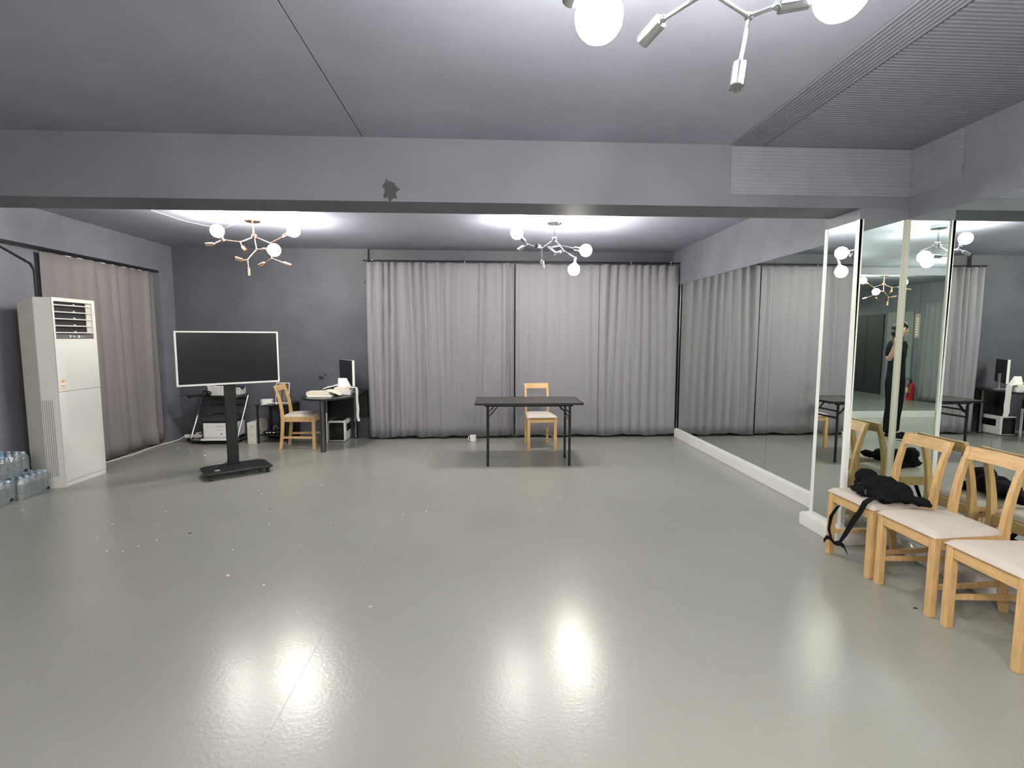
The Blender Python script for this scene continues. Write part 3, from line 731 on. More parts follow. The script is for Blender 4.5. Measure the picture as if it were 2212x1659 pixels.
for s in (-1, 1):
    MB().tube([(s*0.31, 0.13, 0.56), (s*0.29, 0.06, 0.648)], 0.005, 6).build('shelf_stay', 'gun', t)

# printer on the cart's bottom shelf
p = thing('printer', 'white laser printer with a dark scanner lid on the cart bottom shelf', 'printer', (-3.638, 7.05, 0.051))
MB().box((-0.198, -0.15, 0.03), (0.198, 0.19, 0.235)).build('body', 'wplastic', p, bevel=0.008)
MB().box((-0.188, -0.14, 0.0), (0.188, 0.18, 0.03)).build('base', 'black_plastic', p)
MB().box((-0.196, -0.145, 0.238), (0.196, 0.185, 0.262)).build('output_gap', 'black_plastic', p)
MB().box((-0.196, -0.155, 0.262), (0.196, 0.185, 0.318)).build('scanner_lid', 'print_dark', p, bevel=0.006)
MB().box((-0.17, -0.12, 0.318), (0.18, 0.16, 0.330)).build('feeder_cover', 'print_dark', p, bevel=0.004)
MB().box((-0.208, -0.205, 0.005), (0.165, -0.15, 0.030)).build('paper_tray', 'wplastic', p, bevel=0.004)
cp = MB().box((0.138, -0.1525, 0.05), (0.188, -0.149, 0.205)).build('control_panel', 'blue', p)
for i in range(4):
    for j in range(2):
        MB().box((0.145+j*0.02, -0.1535, 0.062+i*0.026), (0.159+j*0.02, -0.1522, 0.078+i*0.026)).build('button', 'gplastic', cp)
MB().box((0.145, -0.1535, 0.176), (0.170, -0.1522, 0.198)).build('button', 'paper_w', cp)
for (x0, x1, z, h) in ((-0.02, 0.085, 0.188, 0.006), (-0.005, 0.065, 0.142, 0.005)):
    MB().box((x0, -0.1512, z), (x1, -0.1498, z+h)).build('badge', 'gplastic', p)
MB().cyl((0.04, -0.152, 0.085), (0.04, -0.149, 0.085), 0.010, 14).build('latch', 'ink', p)
MB().box((-0.19, -0.1512, 0.046), (0.19, -0.1498, 0.049)).build('seam_line', 'line', p)

# things on the cart top
def basket(label, c, rz, w=0.15, d=0.22, h=0.095):
    b = thing('basket', label, 'basket', c, rz, 'white slotted baskets on the cart')
    MB().box((-w/2, -d/2, 0), (w/2, d/2, 0.006)).build('bottom', 'wplastic', b)
    for s in (-1, 1):
        MB().box((s*w/2-0.003, -d/2, 0), (s*w/2+0.003, d/2, h)).build('side', 'wplastic', b)
    for i in range(5):
        MB().box((-w/2, -d/2-0.003, 0.004+i*0.0185), (w/2, -d/2+0.001, 0.015+i*0.0185)).build('slat', 'wplastic', b)
        MB().box((-w/2, d/2-0.001, 0.004+i*0.0185), (w/2, d/2+0.003, 0.015+i*0.0185)).build('slat', 'wplastic', b)
    for s in (-1, 1):
        MB().box((s*w/2-0.004, -d/2-0.004, 0), (s*w/2+0.004, -d/2+0.004, h)).build('corner_post', 'wplastic', b)
    MB().box((-w/2-0.005, -d/2-0.006, h-0.006), (w/2+0.005, -d/2+0.003, h+0.004)).build('rim', 'wplastic', b)
    return b
basket('white slotted basket on the cart left of the television column', (-3.67, 7.08, 0.662), 0)
basket('white slotted basket holding navy cloth on the cart top right', (-3.46, 7.10, 0.662), R(6), 0.145)
mb = MB()
for k in range(5): mb.sph((-3.47+0.022*k, 7.08+0.01*(k % 2), 0.748+0.012*math.sin(k*2)), 0.036, 12, 8, (1, 1.6, 0.7))
tag(mb.build('cloth_bundle', 'navy'), 'navy cloth bundle lying in the cart basket', 'cloth')
mb = MB()
for k in range(4): mb.sph((-3.71+0.028*k, 7.05, 0.765+0.006*math.sin(k*3)), 0.024, 12, 8, (1.1, 1.5, 0.5))
tag(mb.build('tissue_wad', 'paper_w'), 'crumpled white tissue in the cart basket', 'tissue')
o = MB().prism([(-3.885, 0.705), (-3.855, 0.664), (-3.76, 0.664), (-3.76, 0.775), (-3.885, 0.775)], 0, 0.012).build('white_plate', 'wplastic')
o.data.transform(Matrix(((1, 0, 0, 0), (0, 0, 1, 7.14), (0, 1, 0, 0), (0, 0, 0, 1)))); tag(o, 'white plate with a cut corner standing at the cart back', 'plate')
w = thing('desk_gadget', 'rounded black gadget with a thin stem on the cart top', 'gadget', (-3.79, 6.95, 0.662))
MB().sph((0.03, 0, 0.030), 0.032, 14, 10, (1, 0.8, 0.95)).build('pod', 'black_plastic', w)
MB().tube([(0.02, 0, 0.055), (-0.02, 0, 0.062), (-0.04, 0, 0.045), (-0.035, 0, 0.028)], 0.010, 8).build('loop', 'black_plastic', w)
MB().cyl((0.012, 0, 0.05), (0.012, 0, 0.115), 0.004, 8).build('stem', 'black_plastic', w)
MB().box((-0.16, -0.05, 0.0), (0.02, 0.05, 0.010), (0, R(-4), 0), (0, 0, 0)).build('pad', 'black_plastic', w)
o = MB().cbox((-4.08, 6.93, 0.665), (0.13, 0.05, 0.010), (0, R(-9), 0)).cyl((-4.03, 6.93, 0.655), (-3.99, 6.95, 0.655), 0.006, 8).build('tray_arm', 'gun')
o.parent = t; o.location = (3.715, -7.12, 0)

# power strip and cord on the floor by the cart
p = thing('power_strip', 'white power strip with plugs on the floor by the cart foot', 'power strip', (-4.13, 7.10, 0))
MB().box((-0.06, -0.03, 0.055), (0.17, 0.03, 0.098), (0, 0, R(4)), (0, 0, 0)).build('block', 'wplastic', p, bevel=0.006)
MB().cyl((0.11, -0.01, 0.098), (0.11, -0.01, 0.125), 0.018, 14).cyl((0.11, -0.01, 0.12), (0.16, 0.0, 0.128), 0.007, 8).build('plug', 'wplastic', p)
MB().box((-0.02, -0.04, 0.0), (0.18, 0.05, 0.055)).build('stand_block', 'black_plastic', p, bevel=0.01)
o = MB().tube([(-4.40, 5.86, 0.006), (-4.375, 6.05, 0.006), (-4.385, 6.16, 0.006), (-4.36, 6.30, 0.006), (-4.375, 6.48, 0.006), (-4.39, 6.75, 0.006), (-4.37, 6.95, 0.006), (-4.33, 7.05, 0.010), (-4.26, 7.08, 0.03), (-4.22, 7.085, 0.062), (-4.18, 7.09, 0.074)], 0.007, 8).build('extension_cord', 'white_cable')
tag(o, 'white extension cord along the floor under the side curtain', 'cord')

# narrow carton
b = thing('carton', 'tall narrow off-white carton standing between cart and black side table', 'box', (-3.19, 7.07, 0))
MB().box((-0.057, -0.185, 0), (0.057, 0.185, 0.292)).build('body', 'card', b, bevel=0.003)
MB().box((-0.057, -0.1862, 0.195), (0.0575, -0.1845, 0.198)).build('flap_line', 'line', b)
for z, w_ in ((0.252, 0.05), (0.236, 0.06), (0.222, 0.04), (0.13, 0.06), (0.11, 0.05), (0.03, 0.02)):
    MB().box((-0.02, -0.1862, z), (-0.02+w_, -0.1848, z+0.006)).build('print_line', 'line', b)

# black side table with things
s = thing('side_table', 'low black side table with a glossy top beside the wooden chair', 'table', (-2.92, 7.13, 0))
MB().box((-0.22, -0.23, 0.515), (0.22, 0.22, 0.530)).build('tabletop', 'black_gloss', s, bevel=0.003)
for x in (-0.195, 0.195):
    for y in (-0.21, 0.20):
        MB().cyl((x, y, 0), (x, y, 0.515), 0.016, 12).build('leg', 'black_metal', s)
MB().box((-0.19, -0.20, 0.10), (0.19, 0.20, 0.115)).build('shelf', 'black_gloss', s)
MB().box((-0.06, 0.18, 0.02), (0.20, 0.20, 0.50)).build('back_panel', 'black_gloss', s)
r = thing('router', 'black box with small lights on the side table lower shelf', 'router', (-2.97, 7.05, 0.115))
MB().box((-0.12, -0.06, 0), (0.10, 0.06, 0.035)).build('case', 'black_plastic', r, bevel=0.008)
for x in (-0.07, -0.03, 0.02): MB().box((x, -0.062, 0.018), (x+0.018, -0.0595, 0.023)).build('light', 'led_white', r)
MB().tube([(0.0, 0.02, 0.03), (0.0, 0.01, 0.09), (0.03, 0.0, 0.11), (0.06, 0.0, 0.085), (0.07, 0, 0.06)], 0.004, 8).build('cable', 'gplastic', r)
fr = thing('framed_notice', 'framed dark notice with a white border leaning on the side table', 'frame', (-2.862, 7.12, 0.531), R(-8))
M4 = Euler((R(-9), 0, 0)).to_matrix().to_4x4()
def tilt(o):
    o.matrix_local = M4; return o
tilt(MB().box((-0.098, -0.004, 0), (0.098, 0.006, 0.285)).build('frame_border', 'paper_w', fr))
tilt(MB().box((-0.088, -0.0055, 0.012), (0.088, -0.0035, 0.273)).build('notice_sheet', 'notice', fr))
for i in range(13):
    z = 0.232 - i*0.0165
    for (x0, x1) in ((-0.068+0.004*(i % 3), -0.008-0.006*(i % 2)), (0.010+0.005*(i % 2), 0.066-0.006*(i % 3))):
        tilt(MB().box((x0, -0.0062, z), (x1, -0.0052, z+0.006)).build('text_line', 'notice_txt', fr))
tilt(MB().box((-0.045, -0.0062, 0.247), (0.045, -0.0052, 0.256)).build('text_line', 'notice_txt', fr))
b = thing('tissue_box', 'small white box with a slot on the side table', 'box', (-3.045, 7.06, 0.531), R(12))
MB().prism([(-0.075, -0.03), (-0.045, -0.06), (0.075, -0.06), (0.075, 0.06), (-0.06, 0.06)], 0, 0.062).build('body', 'wplastic', b, bevel=0.004)
MB().box((-0.035, -0.015, 0.0615), (0.05, 0.012, 0.063)).build('slot', 'gplastic', b)
pp = thing('loose_paper', 'curled white printed sheet hanging over the side table edge', 'paper', (-2.985, 6.93, 0.533))
MB().grid(lambda u, v: (-0.075+0.15*u+0.02*v, -0.06+0.11*v, 0.004+0.03*(1-v)**2*(u-0.2)-0.004*(1-v)+0.012*v), 8, 8).build('sheet', 'paper_w', pp)
for k in range(3): MB().box((-0.01+0.022*k, -0.010, 0.014), (0.006+0.022*k, 0.004, 0.0155)).build('print_mark', 'line', pp)
mb = MB()
for k in range(6): mb.sph((0.02*math.cos(k*1.9), 0.015*math.sin(k*2.3), 0.010+0.006*(k % 3)), 0.011, 8, 6, (1.4, 1, 0.8))
o = mb.build('trinket_heap', 'cream'); o.location = (-2.885, 6.955, 0.531); tag(o, 'small heap of gold-coloured clutter before the framed notice', 'trinkets')

# ------------------------------------------------------------------ round-ended desk and what lies on it
d = thing('desk', 'black round-ended desk on thick tubular legs by the back wall', 'desk', (-2.06, 6.80, 0))
poly = []
for k in range(25):
    a = R(180 + 180*k/24); poly.append((0.335*math.cos(a)*1.0-0.0, -0.20 + 0.395*math.sin(a)))
poly += [(0.335, 0.54), (-0.335, 0.54)]
MB().prism(poly, 0.668, 0.692).build('desktop', 'desk_top', d, bevel=0.004)
for (x, y, rr) in ((-0.014, -0.425, 0.032), (0.175, 0.425, 0.032), (-0.23, 0.42, 0.030)):
    lg = MB().cyl((x, y, 0.012), (x, y, 0.668), rr, 24).build('leg', 'gun', d)
    MB().cyl((x, y, 0), (x, y, 0.014), rr*1.05, 24).build('foot_cap', 'black_plastic', lg)
MB().box((-0.335, 0.50, 0.30), (0.335, 0.515, 0.668)).build('shade_panel', 'desk_top', d)  # black sheet standing in for the shade under the desk on the wall

m = thing('monitor', 'thin computer monitor with a white edge seen from the side on the desk', 'monitor', (-1.925, 7.0, 0.692), R(-56))
MB().box((-0.268, -0.012, 0.105), (0.264, 0.014, 0.445)).build('housing', 'black_plastic', m, bevel=0.003)
MB().box((0.262, -0.016, 0.103), (0.274, 0.012, 0.447)).build('side_trim', 'wplastic', m)
MB().box((-0.270, -0.016, 0.443), (0.264, 0.006, 0.449)).box((-0.274, -0.016, 0.103), (-0.267, 0.006, 0.449)).build('rim', 'gplastic', m)
MB().box((-0.266, -0.015, 0.110), (0.262, -0.011, 0.440)).build('screen', 'screen', m)
MB().box((-0.03, 0.014, 0.01), (0.03, 0.035, 0.24)).build('stand_neck', 'gplastic', m)
MB().box((-0.12, -0.08, 0), (0.12, 0.10, 0.012)).build('stand_foot', 'gplastic', m, bevel=0.004)

def stack_sheet(label, name, c, dims, rz, m_, cat, lines=True):
    o = thing(name, label, cat, c, rz)
    w_, dp_, h_ = dims
    MB().box((-w_/2, -dp_/2, 0), (w_/2, dp_/2, h_)).build('pages', m_, o, bevel=0.002)
    if lines:
        for k in range(1, max(2, int(h_/0.008))):
            z = h_*k/max(2, int(h_/0.008)); MB().box((-w_/2-0.0005, -dp_/2-0.0007, z), (w_/2+0.0005, dp_/2-0.004, z+0.0008)).build('page_edge', 'card', o)
    return o
stack_sheet('white booklet under the pile of cream scripts on the desk', 'booklet', (-2.125, 6.53, 0.692), (0.30, 0.21, 0.016), R(2), 'paper_w', 'booklet', False)
stack_sheet('lower cream script bundle on the desk edge by the chair', 'script_bundle', (-2.145, 6.54, 0.709), (0.29, 0.20, 0.024), R(-3), 'cream', 'papers')
stack_sheet('upper cream script bundle topping the pile by the chair', 'script_bundle', (-2.150, 6.545, 0.7335), (0.28, 0.195, 0.022), R(1), 'cream', 'papers')
o = MB().grid(lambda u, v: (-2.07+0.20*u, 6.47+0.15*v, 0.772-0.062*u**1.6+0.014*math.sin(3.1*u)*v), 10, 6).build('folded_page', 'cream')
sl = o.modifiers.new('thick', 'SOLIDIFY'); sl.thickness = 0.010; tag(o, 'cream script page curling down off the pile towards the tray', 'paper')
mb = MB()
for (x, y, z, r_, sx, sy, sz) in ((-2.10, 6.83, 0.735, 0.060, 1.0, 1, 0.7), (-2.16, 6.85, 0.730, 0.05, 1.2, 1, 0.7), (-2.08, 6.86, 0.760, 0.04, 1.0, 1, 0.9)): mb.sph((x, y, z), r_, 14, 10, (sx, sy, sz))
tag(mb.build('black_cloth', 'bag'), 'crumpled black cloth behind the script pile on the desk', 'cloth')
o = MB().ribbon([(-2.16, 6.72, 0.765), (-2.11, 6.74, 0.787), (-2.06, 6.75, 0.795), (-2.01, 6.76, 0.812), (-1.97, 6.76, 0.815)], Vector((0, 0.03, 0.012)), 0.006).build('white_clip', 'wplastic')
tag(o, 'white clip strip over the crumpled black cloth', 'clip')
o = MB().sph((-1.93, 6.575, 0.708), 0.026, 14, 8, (1.8, 1, 0.55)).tube([(-1.90, 6.575, 0.700), (-1.85, 6.59, 0.698), (-1.81, 6.58, 0.697)], 0.005, 6).build('computer_mouse', 'black_plastic')
tag(o, 'black computer mouse in front of the white tray', 'mouse')
tr = thing('tray', 'white plastic tray at the right end of the desk', 'tray', (-1.905, 6.72, 0.693))
def trayside(u, v):
    a = 2*math.pi*u; k = 0.88+0.12*v; ca, sa = math.cos(a), math.sin(a)
    return (0.128*k*math.copysign(abs(ca)**0.3, ca), 0.085*k*math.copysign(abs(sa)**0.3, sa), 0.066*v + 0.002*math.sin(9*a)*v)
MB().grid(trayside, 48, 4).build('wall', 'wplastic', tr, smooth=50)
MB().grid(lambda u, v: (0.113*(2*u-1), 0.075*(2*v-1), 0.002), 2, 2).build('bottom', 'wplastic', tr)
stack_sheet('cream notebook lying lower in the white tray', 'notebook', (-1.905, 6.72, 0.735), (0.21, 0.14, 0.026), R(2), 'cream', 'notebook')
stack_sheet('cream notebook lying uppermost in the white tray', 'notebook', (-1.900, 6.725, 0.762), (0.205, 0.14, 0.026), R(-4), 'cream', 'notebook')
o = MB().add([(-1.975, 6.74, 0.789), (-1.868, 6.74, 0.789), (-1.868, 6.775, 0.905), (-1.978, 6.775, 0.905), (-1.82, 6.80, 0.789), (-1.80, 6.80, 0.789)], [(0, 1, 2, 3), (1, 4, 2)]).build('card', 'paper', smooth=0)
sl = o.modifiers.new('thick', 'SOLIDIFY'); sl.thickness = 0.004; tag(o, 'blank white card propped upright on the notebooks', 'card')
o = MB().ribbon([(-1.84, 6.70, 0.80), (-1.775, 6.69, 0.792), (-1.722, 6.69, 0.785), (-1.714, 6.69, 0.74), (-1.716, 6.69, 0.62), (-1.708, 6.69, 0.50), (-1.714, 6.69, 0.40), (-1.700, 6.695, 0.335)], [Vector((0, 0.075, 0)), Vector((0, 0.075, 0)), Vector((0.01, 0.075, 0)), Vector((0.014, 0.07, 0)), Vector((0.010, 0.068, 0)), Vector((0.018, 0.066, 0)), Vector((0.012, 0.07, 0)), Vector((0.018, 0.05, 0))], 0.003).build('paper_strip', 'paper_w')
tag(o, 'long white paper strip hanging off the desk edge', 'paper')

c = thing('computer_case', 'white cube-shaped computer case with a black front under the desk', 'computer case', (-2.085, 7.155, 0), R(1))
MB().box((-0.118, -0.18, 0.006), (0.118, 0.18, 0.290)).build('shell', 'wplastic', c, bevel=0.018, seg=3)
MB().box((-0.100, -0.1845, 0.024), (0.100, -0.178, 0.270)).build('front_panel', 'black_gloss', c, bevel=0.003)
MB().box((0.117, -0.10, 0.135), (0.1205, 0.13, 0.238)).build('side_window', 'black_gloss', c)
MB().box((-0.09, -0.12, 0.288), (0.08, 0.13, 0.2925)).build('top_vent', 'black_plastic', c)
MB().box((-0.1, 0.15, 0.0), (0.1, 0.17, 0.006)).box((-0.1, -0.17, 0.0), (0.1, -0.15, 0.006)).build('foot', 'black_plastic', c)
b = stack_sheet('thin white board leaning under the desk behind the front leg', 'board', (-2.187, 6.90, 0), (0.012, 0.03, 0.42), 0, 'wplastic', 'board', False)

# ------------------------------------------------------------------ black bag on the first chair
bag = thing('shoulder_bag', 'black cloth bag with long straps lying on the chair by the pillar', 'bag', (2.46, 2.93, 0.47))
mb = MB()
for (x, y, z, sx, sy, sz) in ((-0.03, 0.105, 0.098, 0.062, 0.062, 0.048), (-0.02, 0.12, 0.055, 0.06, 0.05, 0.05), (0.0, 0.02, 0.060, 0.115, 0.075, 0.055), (0.02, -0.06, 0.052, 0.105, 0.085, 0.050), (-0.085, 0.02, 0.022, 0.06, 0.055, 0.026), (-0.06, 0.09, 0.02, 0.08, 0.05, 0.026), (0.02, -0.14, 0.034, 0.055, 0.06, 0.032), (0.06, -0.215, 0.028, 0.040, 0.070, 0.026), (-0.055, -0.115, 0.020, 0.06, 0.045, 0.028), (0.06, 0.12, 0.02, 0.09, 0.05, 0.022), (-0.055, -0.05, 0.028, 0.05, 0.06, 0.034)):
    mb.sph((x, y, z), 1.0, 20, 14, (sx, sy, sz))
bo = mb.build('body', 'bag', bag, smooth=60)
rm = bo.modifiers.new('remesh', 'REMESH'); rm.mode = 'VOXEL'; rm.voxel_size = 0.006; rm.use_smooth_shade = True
sm = bo.modifiers.new('smooth', 'SMOOTH'); sm.iterations = 2
for nm, ns, st in (('fold', 0.06, 0.030), ('wrinkle', 0.018, 0.010)):
    tx = bpy.data.textures.new(nm, 'CLOUDS'); tx.noise_scale = ns
    dm = bo.modifiers.new(nm, 'DISPLACE'); dm.texture = tx; dm.strength = st; dm.mid_level = 0.5
O = Vector((2.46, 2.93, 0.47))
def rel(pts): return [Vector(p) - O for p in pts]
strap = rel([(2.36, 2.80, 0.50), (2.29, 2.805, 0.492), (2.262, 2.815, 0.466), (2.258, 2.842, 0.403), (2.258, 2.899, 0.317), (2.256, 2.946, 0.224), (2.254, 2.997, 0.140), (2.254, 3.036, 0.120), (2.256, 3.074, 0.134), (2.262, 3.110, 0.186), (2.285, 3.128, 0.27), (2.325, 3.128, 0.33), (2.345, 3.12, 0.355), (2.37, 3.11, 0.356)])
wv = [Vector((0.0, 0.04, 0.0)), Vector((0, 0.04, 0)), Vector((0, 0.038, 0.008)), Vector((0, 0.034, 0.012)), Vector((0, 0.034, 0.018)), Vector((0, 0.028, 0.016)), Vector((0.004, 0.015, 0.018)), Vector((0.006, 0.004, 0.018)), Vector((0.008, -0.004, 0.016)), Vector((0.02, 0.004, 0.006)), Vector((0.028, 0.004, 0)), Vector((0.028, 0.006, 0)), Vector((0.02, 0.02, 0)), Vector((0.02, 0.02, 0))]
MB().ribbon(strap, wv, 0.0025).build('strap', 'bag', bag)
MB().ribbon(rel([(2.250, 3.045, 0.128), (2.248, 3.075, 0.142), (2.246, 3.106, 0.134), (2.246, 3.130, 0.098)]), Vector((0, 0.004, 0.026)), 0.003).ribbon(rel([(2.250, 3.02, 0.128), (2.250, 2.985, 0.142), (2.248, 2.945, 0.140), (2.246, 2.915, 0.112)]), Vector((0, 0.014, 0.028)), 0.003).build('strap_end', 'bag', bag)
MB().tube(rel([(2.375, 3.02, 0.520), (2.37, 3.0, 0.532), (2.375, 2.975, 0.534), (2.38, 2.955, 0.538)]), 0.0028, 6).build('zip', 'silver', bag)
MB().tube(rel([(2.345, 2.92, 0.512), (2.335, 2.91, 0.50), (2.33, 2.90, 0.49)]), 0.004, 6).build('buckle', 'silver', bag)
MB().cbox(Vector((2.315, 2.925, 0.482)) - O, (0.03, 0.02, 0.008), (0, R(10), R(20))).build('buckle_tab', 'black_plastic', bag)

# crumpled clear film along the near baseboard
def crum(u, v):
    r_ = random.Random(int(u*60)*977+int(v*8)*131)
    return (2.787 - 0.018*(1-v)*(0.4+r_.random()) - 0.003, 1.75+1.45*u, 0.004 + 0.105*v*(0.75+0.35*math.sin(9*u)) + 0.014*r_.random())
o = MB().grid(crum, 60, 8).build('plastic_film', 'film2', smooth=0)
tag(o, 'crumpled clear plastic film on the floor behind the chairs', 'plastic film')

# ------------------------------------------------------------------ litter on the floor
def scrap(xy, r_, m_, label, group, seed):
    rn = random.Random(seed); n = rn.choice((4, 5)); pts = []
    for k in range(n):
        a = 2*math.pi*k/n + rn.uniform(-0.4, 0.4); q = r_*rn.uniform(0.6, 1.2); pts.append((q*math.cos(a), 0.7*q*math.sin(a)))
    o = MB().prism(pts, 0.0004, 0.0016, [0.0016+rn.uniform(0, r_*0.5) for _ in pts]).build('paper_scrap', m_, smooth=0)
    o.location = (*xy, 0); return tag(o, label, 'litter', group)
SC = [(-2.1, 4.66), (-2.16, 4.75), (-2.05, 4.61), (-3.75, 4.49), (-2.99, 3.99), (-2.91, 3.93), (-2.82, 3.65), (-2.68, 4.21), (-2.54, 3.89), (-2.36, 3.59), (-2.42, 3.49), (-2.47, 3.41), (-2.58, 3.42), (-1.77, 4.88), (-1.62, 4.89), (0.66, 4.39), (-0.51, 4.11), (-0.69, 4.04), (-1.69, 3.86), (-1.22, 3.87), (-1.31, 2.89), (-1.01, 2.58), (-0.63, 2.62), (-1.74, 3.4), (-3.71, 6.39), (-3.46, 6.23), (-4.04, 6.67)]
for i, p_ in enumerate(SC):
    scrap(p_, 0.007 if p_[1] < 5.5 else 0.014, 'paper_w', 'tiny white paper scrap on the grey floor', 'tiny white paper scraps', i)
scrap((-1.58, 3.02), 0.011, 'paper_w', 'largest white paper scrap, alone in the left foreground', None, 90)
scrap((-1.09, 3.58), 0.014, 'film2', 'scrap of clear crumpled wrapper left of the floor centre', None, 91)
for i, p_ in enumerate([(-1.84, 4.23), (-2.2, 3.71), (2.3, 2.46)]):
    o = scrap(p_, 0.012, 'ink', ('dark crumb on the floor in front of the television base', 'dark crumb on the bare floor in the left foreground', 'dark crumb on the floor before the middle chair of the row')[i], 'small dark crumbs', 50+i); o.name = 'dark_crumb'

# ------------------------------------------------------------------ rear left of the room, seen only in the mirrors
struct('door_1', MB().box((XL, 1.62, 0), (XL+0.03, 2.16, 2.05)).box((XL, 2.17, 0), (XL+0.03, 2.75, 2.05)), 'door_black', bevel=0.004)
dr = struct('door_2', MB().box((XL, 0.72, 0), (XL+0.035, 1.48, 2.08)), 'door_grey', bevel=0.004)
MB().box((XL+0.035, 0.98, 1.60), (XL+0.04, 1.14, 1.66)).build('door_sign', 'paper_w', dr)
MB().box((XL+0.035, 1.28, 0.02), (XL+0.038, 1.29, 2.06)).build('door_seam', 'line', dr)
n_ = thing('wall_notice', 'narrow pinkish paper notice on the side wall near the extinguisher', 'notice', (XL+0.002, 0.64, 1.45))
MB().box((0, -0.07, 0), (0.003, 0.07, 0.56)).build('sheet', 'pink', n_)
for k in range(7): MB().box((0.0028, -0.045, 0.06+0.062*k), (0.0042, 0.045, 0.09+0.062*k)).build('print_block', 'paper_w', n_)
ex = thing('fire_extinguisher', 'red fire extinguisher on the floor by the rear curtain', 'fire extinguisher', (-4.20, 0.40, 0))
MB().lathe([(0.0, 0.0), (0.072, 0.0), (0.078, 0.012), (0.078, 0.33), (0.060, 0.385), (0.025, 0.41), (0.022, 0.43), (0, 0.43)], 24).build('cylinder', 'red', ex, smooth=40)
MB().lathe([(0.022, 0.428), (0.022, 0.46), (0.012, 0.47), (0, 0.47)], 14).box((-0.012, -0.02, 0.462), (0.012, 0.11, 0.475)).box((-0.012, -0.02, 0.495), (0.012, 0.12, 0.507)).build('valve', 'black_metal', ex)
MB().tube([(0.02, -0.01, 0.445), (0.06, -0.04, 0.44), (0.092, -0.05, 0.36), (0.090, -0.045, 0.2), (0.088, -0.04, 0.1)], 0.010, 10).build('hose', 'black_plastic', ex)
MB().add([(0.0795*math.cos(R(-35+10*k)), 0.0795*math.sin(R(-35+10*k)), z) for z in (0.18, 0.30) for k in range(8)], [(k, k+1, k+9, k+8) for k in range(7)]).build('label_sticker', 'yellow', ex)
curtain('grey-green rear curtain beside the fire extinguisher', (-4.38, -0.45), (-4.38, 0.30), 0.02, 2.25, (1, 0), 61, w=(0.10, 0.18), a=(0.03, 0.06), m='curtain', flare=0.05)

# ------------------------------------------------------------------ the photographer (seen in the pillar mirror)
def skin_mesh(name, verts, edges, radii, m_, parent, sub=2, root=0):
    me = bpy.data.meshes.new(name); me.from_pydata(verts, edges, []); me.materials.append(MT[m_])
    o = bpy.data.objects.new(name, me); COL.objects.link(o)
    sk = o.modifiers.new('skin', 'SKIN'); sk.use_smooth_shade = True
    for i, v in enumerate(me.skin_vertices[0].data):
        r_ = radii[i]; v.radius = r_ if isinstance(r_, tuple) else (r_, r_); v.use_root = (i == root)
    ss = o.modifiers.new('sub', 'SUBSURF'); ss.levels = sub; ss.render_levels = sub
    bake(o)
    for p_ in o.data.polygons: p_.use_smooth = True
    if not o.data.materials: o.data.materials.append(MT[m_])
    o.parent = parent
    return o
per = thing('person', 'person in black T-shirt and black trousers holding up a phone, seen in the pillar mirror', 'person', (-0.225, -0.275, 0), R(30))
V, E_, Rr = [], [], []
def vtx(p_, r_, link=None):
    V.append(p_); Rr.append(r_)
    if link is not None: E_.append((link, len(V)-1))
    return len(V)-1
pel = vtx((0, 0, 0.90), (0.135, 0.095)); wst = vtx((0, 0.0, 1.05), (0.118, 0.085), pel); chs = vtx((0, -0.005, 1.24), (0.135, 0.095), wst)
up = vtx((0, -0.01, 1.34), (0.11, 0.075), chs); nk = vtx((0, 0.0, 1.42), 0.050, up); nk2 = vtx((0, 0.012, 1.47), 0.050, nk)
hd1 = vtx((0, 0.028, 1.515), (0.060, 0.072), nk2); hd2 = vtx((0, 0.020, 1.575), (0.072, 0.090), hd1); hd3 = vtx((0, 0.012, 1.635), (0.064, 0.080), hd2)
nose = vtx((0, 0.118, 1.545), 0.013, hd2)
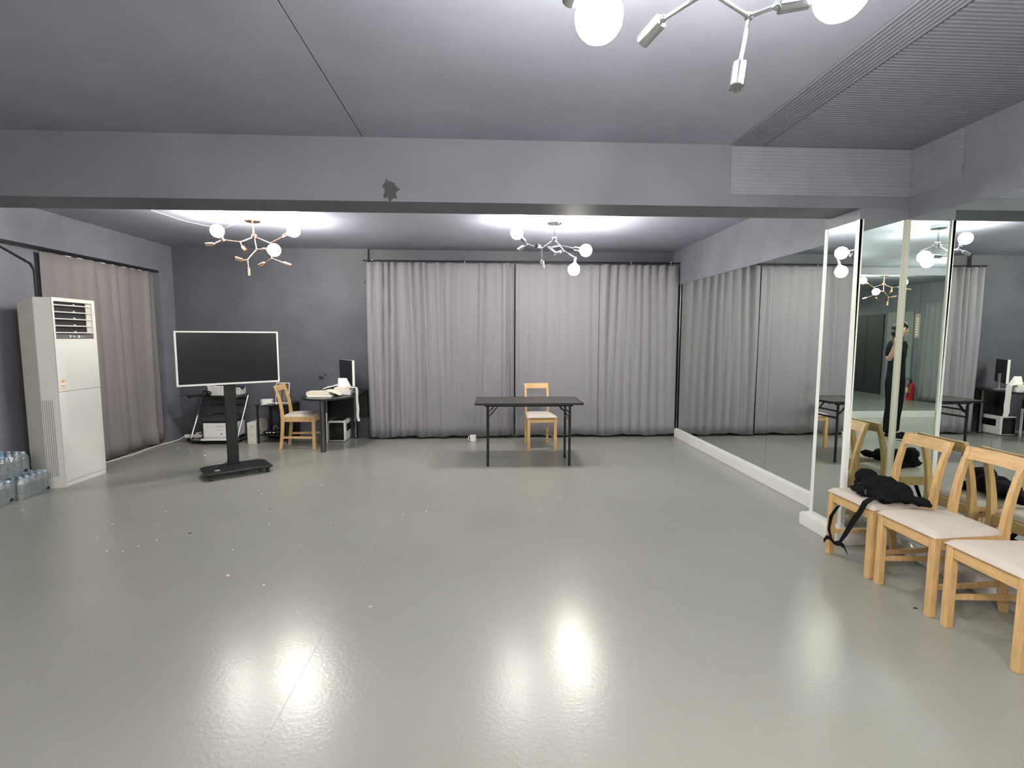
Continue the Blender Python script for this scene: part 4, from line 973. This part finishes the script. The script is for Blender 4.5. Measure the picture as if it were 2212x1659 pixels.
for s_ in (-1, 1):
    ear = vtx((s_*0.076, 0.015, 1.555), (0.012, 0.020), hd2)
    sh = vtx((s_*0.155, -0.01, 1.345), 0.058, up)
    if s_ > 0: ua, el, fa, wr_ = ((0.200, -0.015, 1.245), 0.044), ((0.235, -0.010, 1.130), 0.036), ((0.275, 0.045, 1.250), 0.034), ((0.318, 0.082, 1.365), 0.023)
    else: ua, el, fa, wr_ = ((-0.190, -0.01, 1.20), 0.044), ((-0.200, -0.01, 1.06), 0.036), ((-0.200, 0.0, 0.94), 0.034), ((-0.195, 0.01, 0.82), 0.023)
    lk = sh
    for q_ in (ua, el, fa, wr_): lk = vtx(q_[0], q_[1], lk)
    if s_ > 0:                                  # right hand round the end of the phone
        pm = vtx((0.352, 0.078, 1.418), (0.030, 0.018), lk); T = (0.87, -0.5)
        for k, fz in enumerate((0.026, 0.010, -0.006, -0.021)):
            a = vtx((0.372, 0.088, 1.424+fz), 0.0090, pm); b_ = vtx((0.372-0.002*k, 0.110, 1.428+fz), 0.0082, a); c_ = vtx((0.352+0.003*k, 0.122, 1.429+fz), 0.0074, b_)
        ta = vtx((0.350, 0.062, 1.440), 0.0105, pm); tb = vtx((0.322, 0.070, 1.452), 0.009, ta)
    else:                                       # left hand hanging, fingers slightly curled
        pm = vtx((-0.193, 0.018, 0.755), (0.018, 0.036), lk)
        for k, fy in enumerate((0.030, 0.011, -0.008, -0.025)):
            ln = (0.95, 1.05, 1.0, 0.8)[k]
            a = vtx((-0.193, 0.020+fy, 0.712), 0.0090, pm); b_ = vtx((-0.186, 0.024+fy, 0.712-0.038*ln), 0.0082, a); c_ = vtx((-0.172, 0.026+fy, 0.712-0.062*ln), 0.0074, b_)
        ta = vtx((-0.180, 0.054, 0.735), 0.0105, pm); tb = vtx((-0.170, 0.068, 0.700), 0.009, ta)
    hp = vtx((s_*0.082, 0, 0.84), (0.088, 0.088), pel); kn = vtx((s_*0.095, 0.012, 0.47), 0.056, hp); cf = vtx((s_*0.098, -0.015, 0.30), 0.054, kn); an = vtx((s_*0.10, -0.01, 0.09), 0.036, cf); ft = vtx((s_*0.11, 0.13, 0.035), 0.030, an)
body = skin_mesh('body', V, E_, Rr, 'skin', per)
V, E_, Rr = [], [], []
a00 = vtx((0, 0, 0.84), (0.156, 0.118)); a0 = vtx((0, 0, 0.90), (0.154, 0.116), a00); a1 = vtx((0, 0, 1.05), (0.142, 0.106), a0); a2 = vtx((0, -0.005, 1.24), (0.152, 0.112), a1); a3 = vtx((0, -0.010, 1.345), (0.122, 0.090), a2); a4 = vtx((0, 0.0, 1.405), 0.064, a3)
for s_ in (-1, 1):
    q0 = vtx((s_*0.155, -0.01, 1.345), 0.072, a3)
    q1 = vtx((0.200, -0.015, 1.245) if s_ > 0 else (-0.190, -0.01, 1.22), 0.062, q0); q2 = vtx((0.222, -0.014, 1.175) if s_ > 0 else (-0.197, -0.01, 1.13), 0.062, q1)
skin_mesh('t_shirt', V, E_, Rr, 'shirt', per)
V, E_, Rr = [], [], []
a0 = vtx((0, 0, 0.98), (0.138, 0.100)); a1 = vtx((0, 0, 0.86), (0.142, 0.106), a0)
for s_ in (-1, 1):
    q0 = vtx((s_*0.086, 0, 0.76), 0.098, a1); q1 = vtx((s_*0.095, 0.008, 0.47), 0.076, q0); q2 = vtx((s_*0.098, -0.012, 0.28), 0.072, q1); q3 = vtx((s_*0.10, -0.008, 0.06), 0.068, q2)
skin_mesh('trousers', V, E_, Rr, 'pants', per)
hm = MB().sph((0, 0.004, 1.605), 1.0, 24, 16, (0.086, 0.100, 0.088)).sph((0, -0.03, 1.53), 1.0, 20, 14, (0.078, 0.062, 0.075))
hm.build('hair', 'hair', per, smooth=60)
for s_ in (-1, 1):
    MB().sph((s_*0.031, 0.098, 1.572), 0.012, 12, 8).build('eye', 'ink', per)
    sh = MB().sph((s_*0.11, 0.075, 0.045), 1.0, 18, 12, (0.048, 0.135, 0.045)).build('shoe', 'pants', per, smooth=60)
    MB().sph((s_*0.11, 0.075, 0.016), 1.0, 18, 8, (0.052, 0.140, 0.016)).build('sole', 'sole', sh, smooth=60)
MB().sph((0, 0.105, 1.503), 0.02, 14, 8, (1.2, 0.5, 0.3)).build('mouth', 'pink', per)
ph = thing('phone', 'dark mobile phone held sideways in both hands of the photographer', 'phone', (0.0, -0.012, 1.437))
MB().box((-0.078, -0.008, -0.037), (0.078, 0.0, 0.037)).build('case', 'black_plastic', ph, bevel=0.003)
MB().box((-0.074, -0.0088, -0.033), (0.074, -0.0078, 0.033)).build('display', 'black_gloss', ph)
MB().cyl((0.0, 0.0, 0.013), (0.0, 0.0015, 0.013), 0.007, 14).build('lens_ring', 'black_gloss', ph)
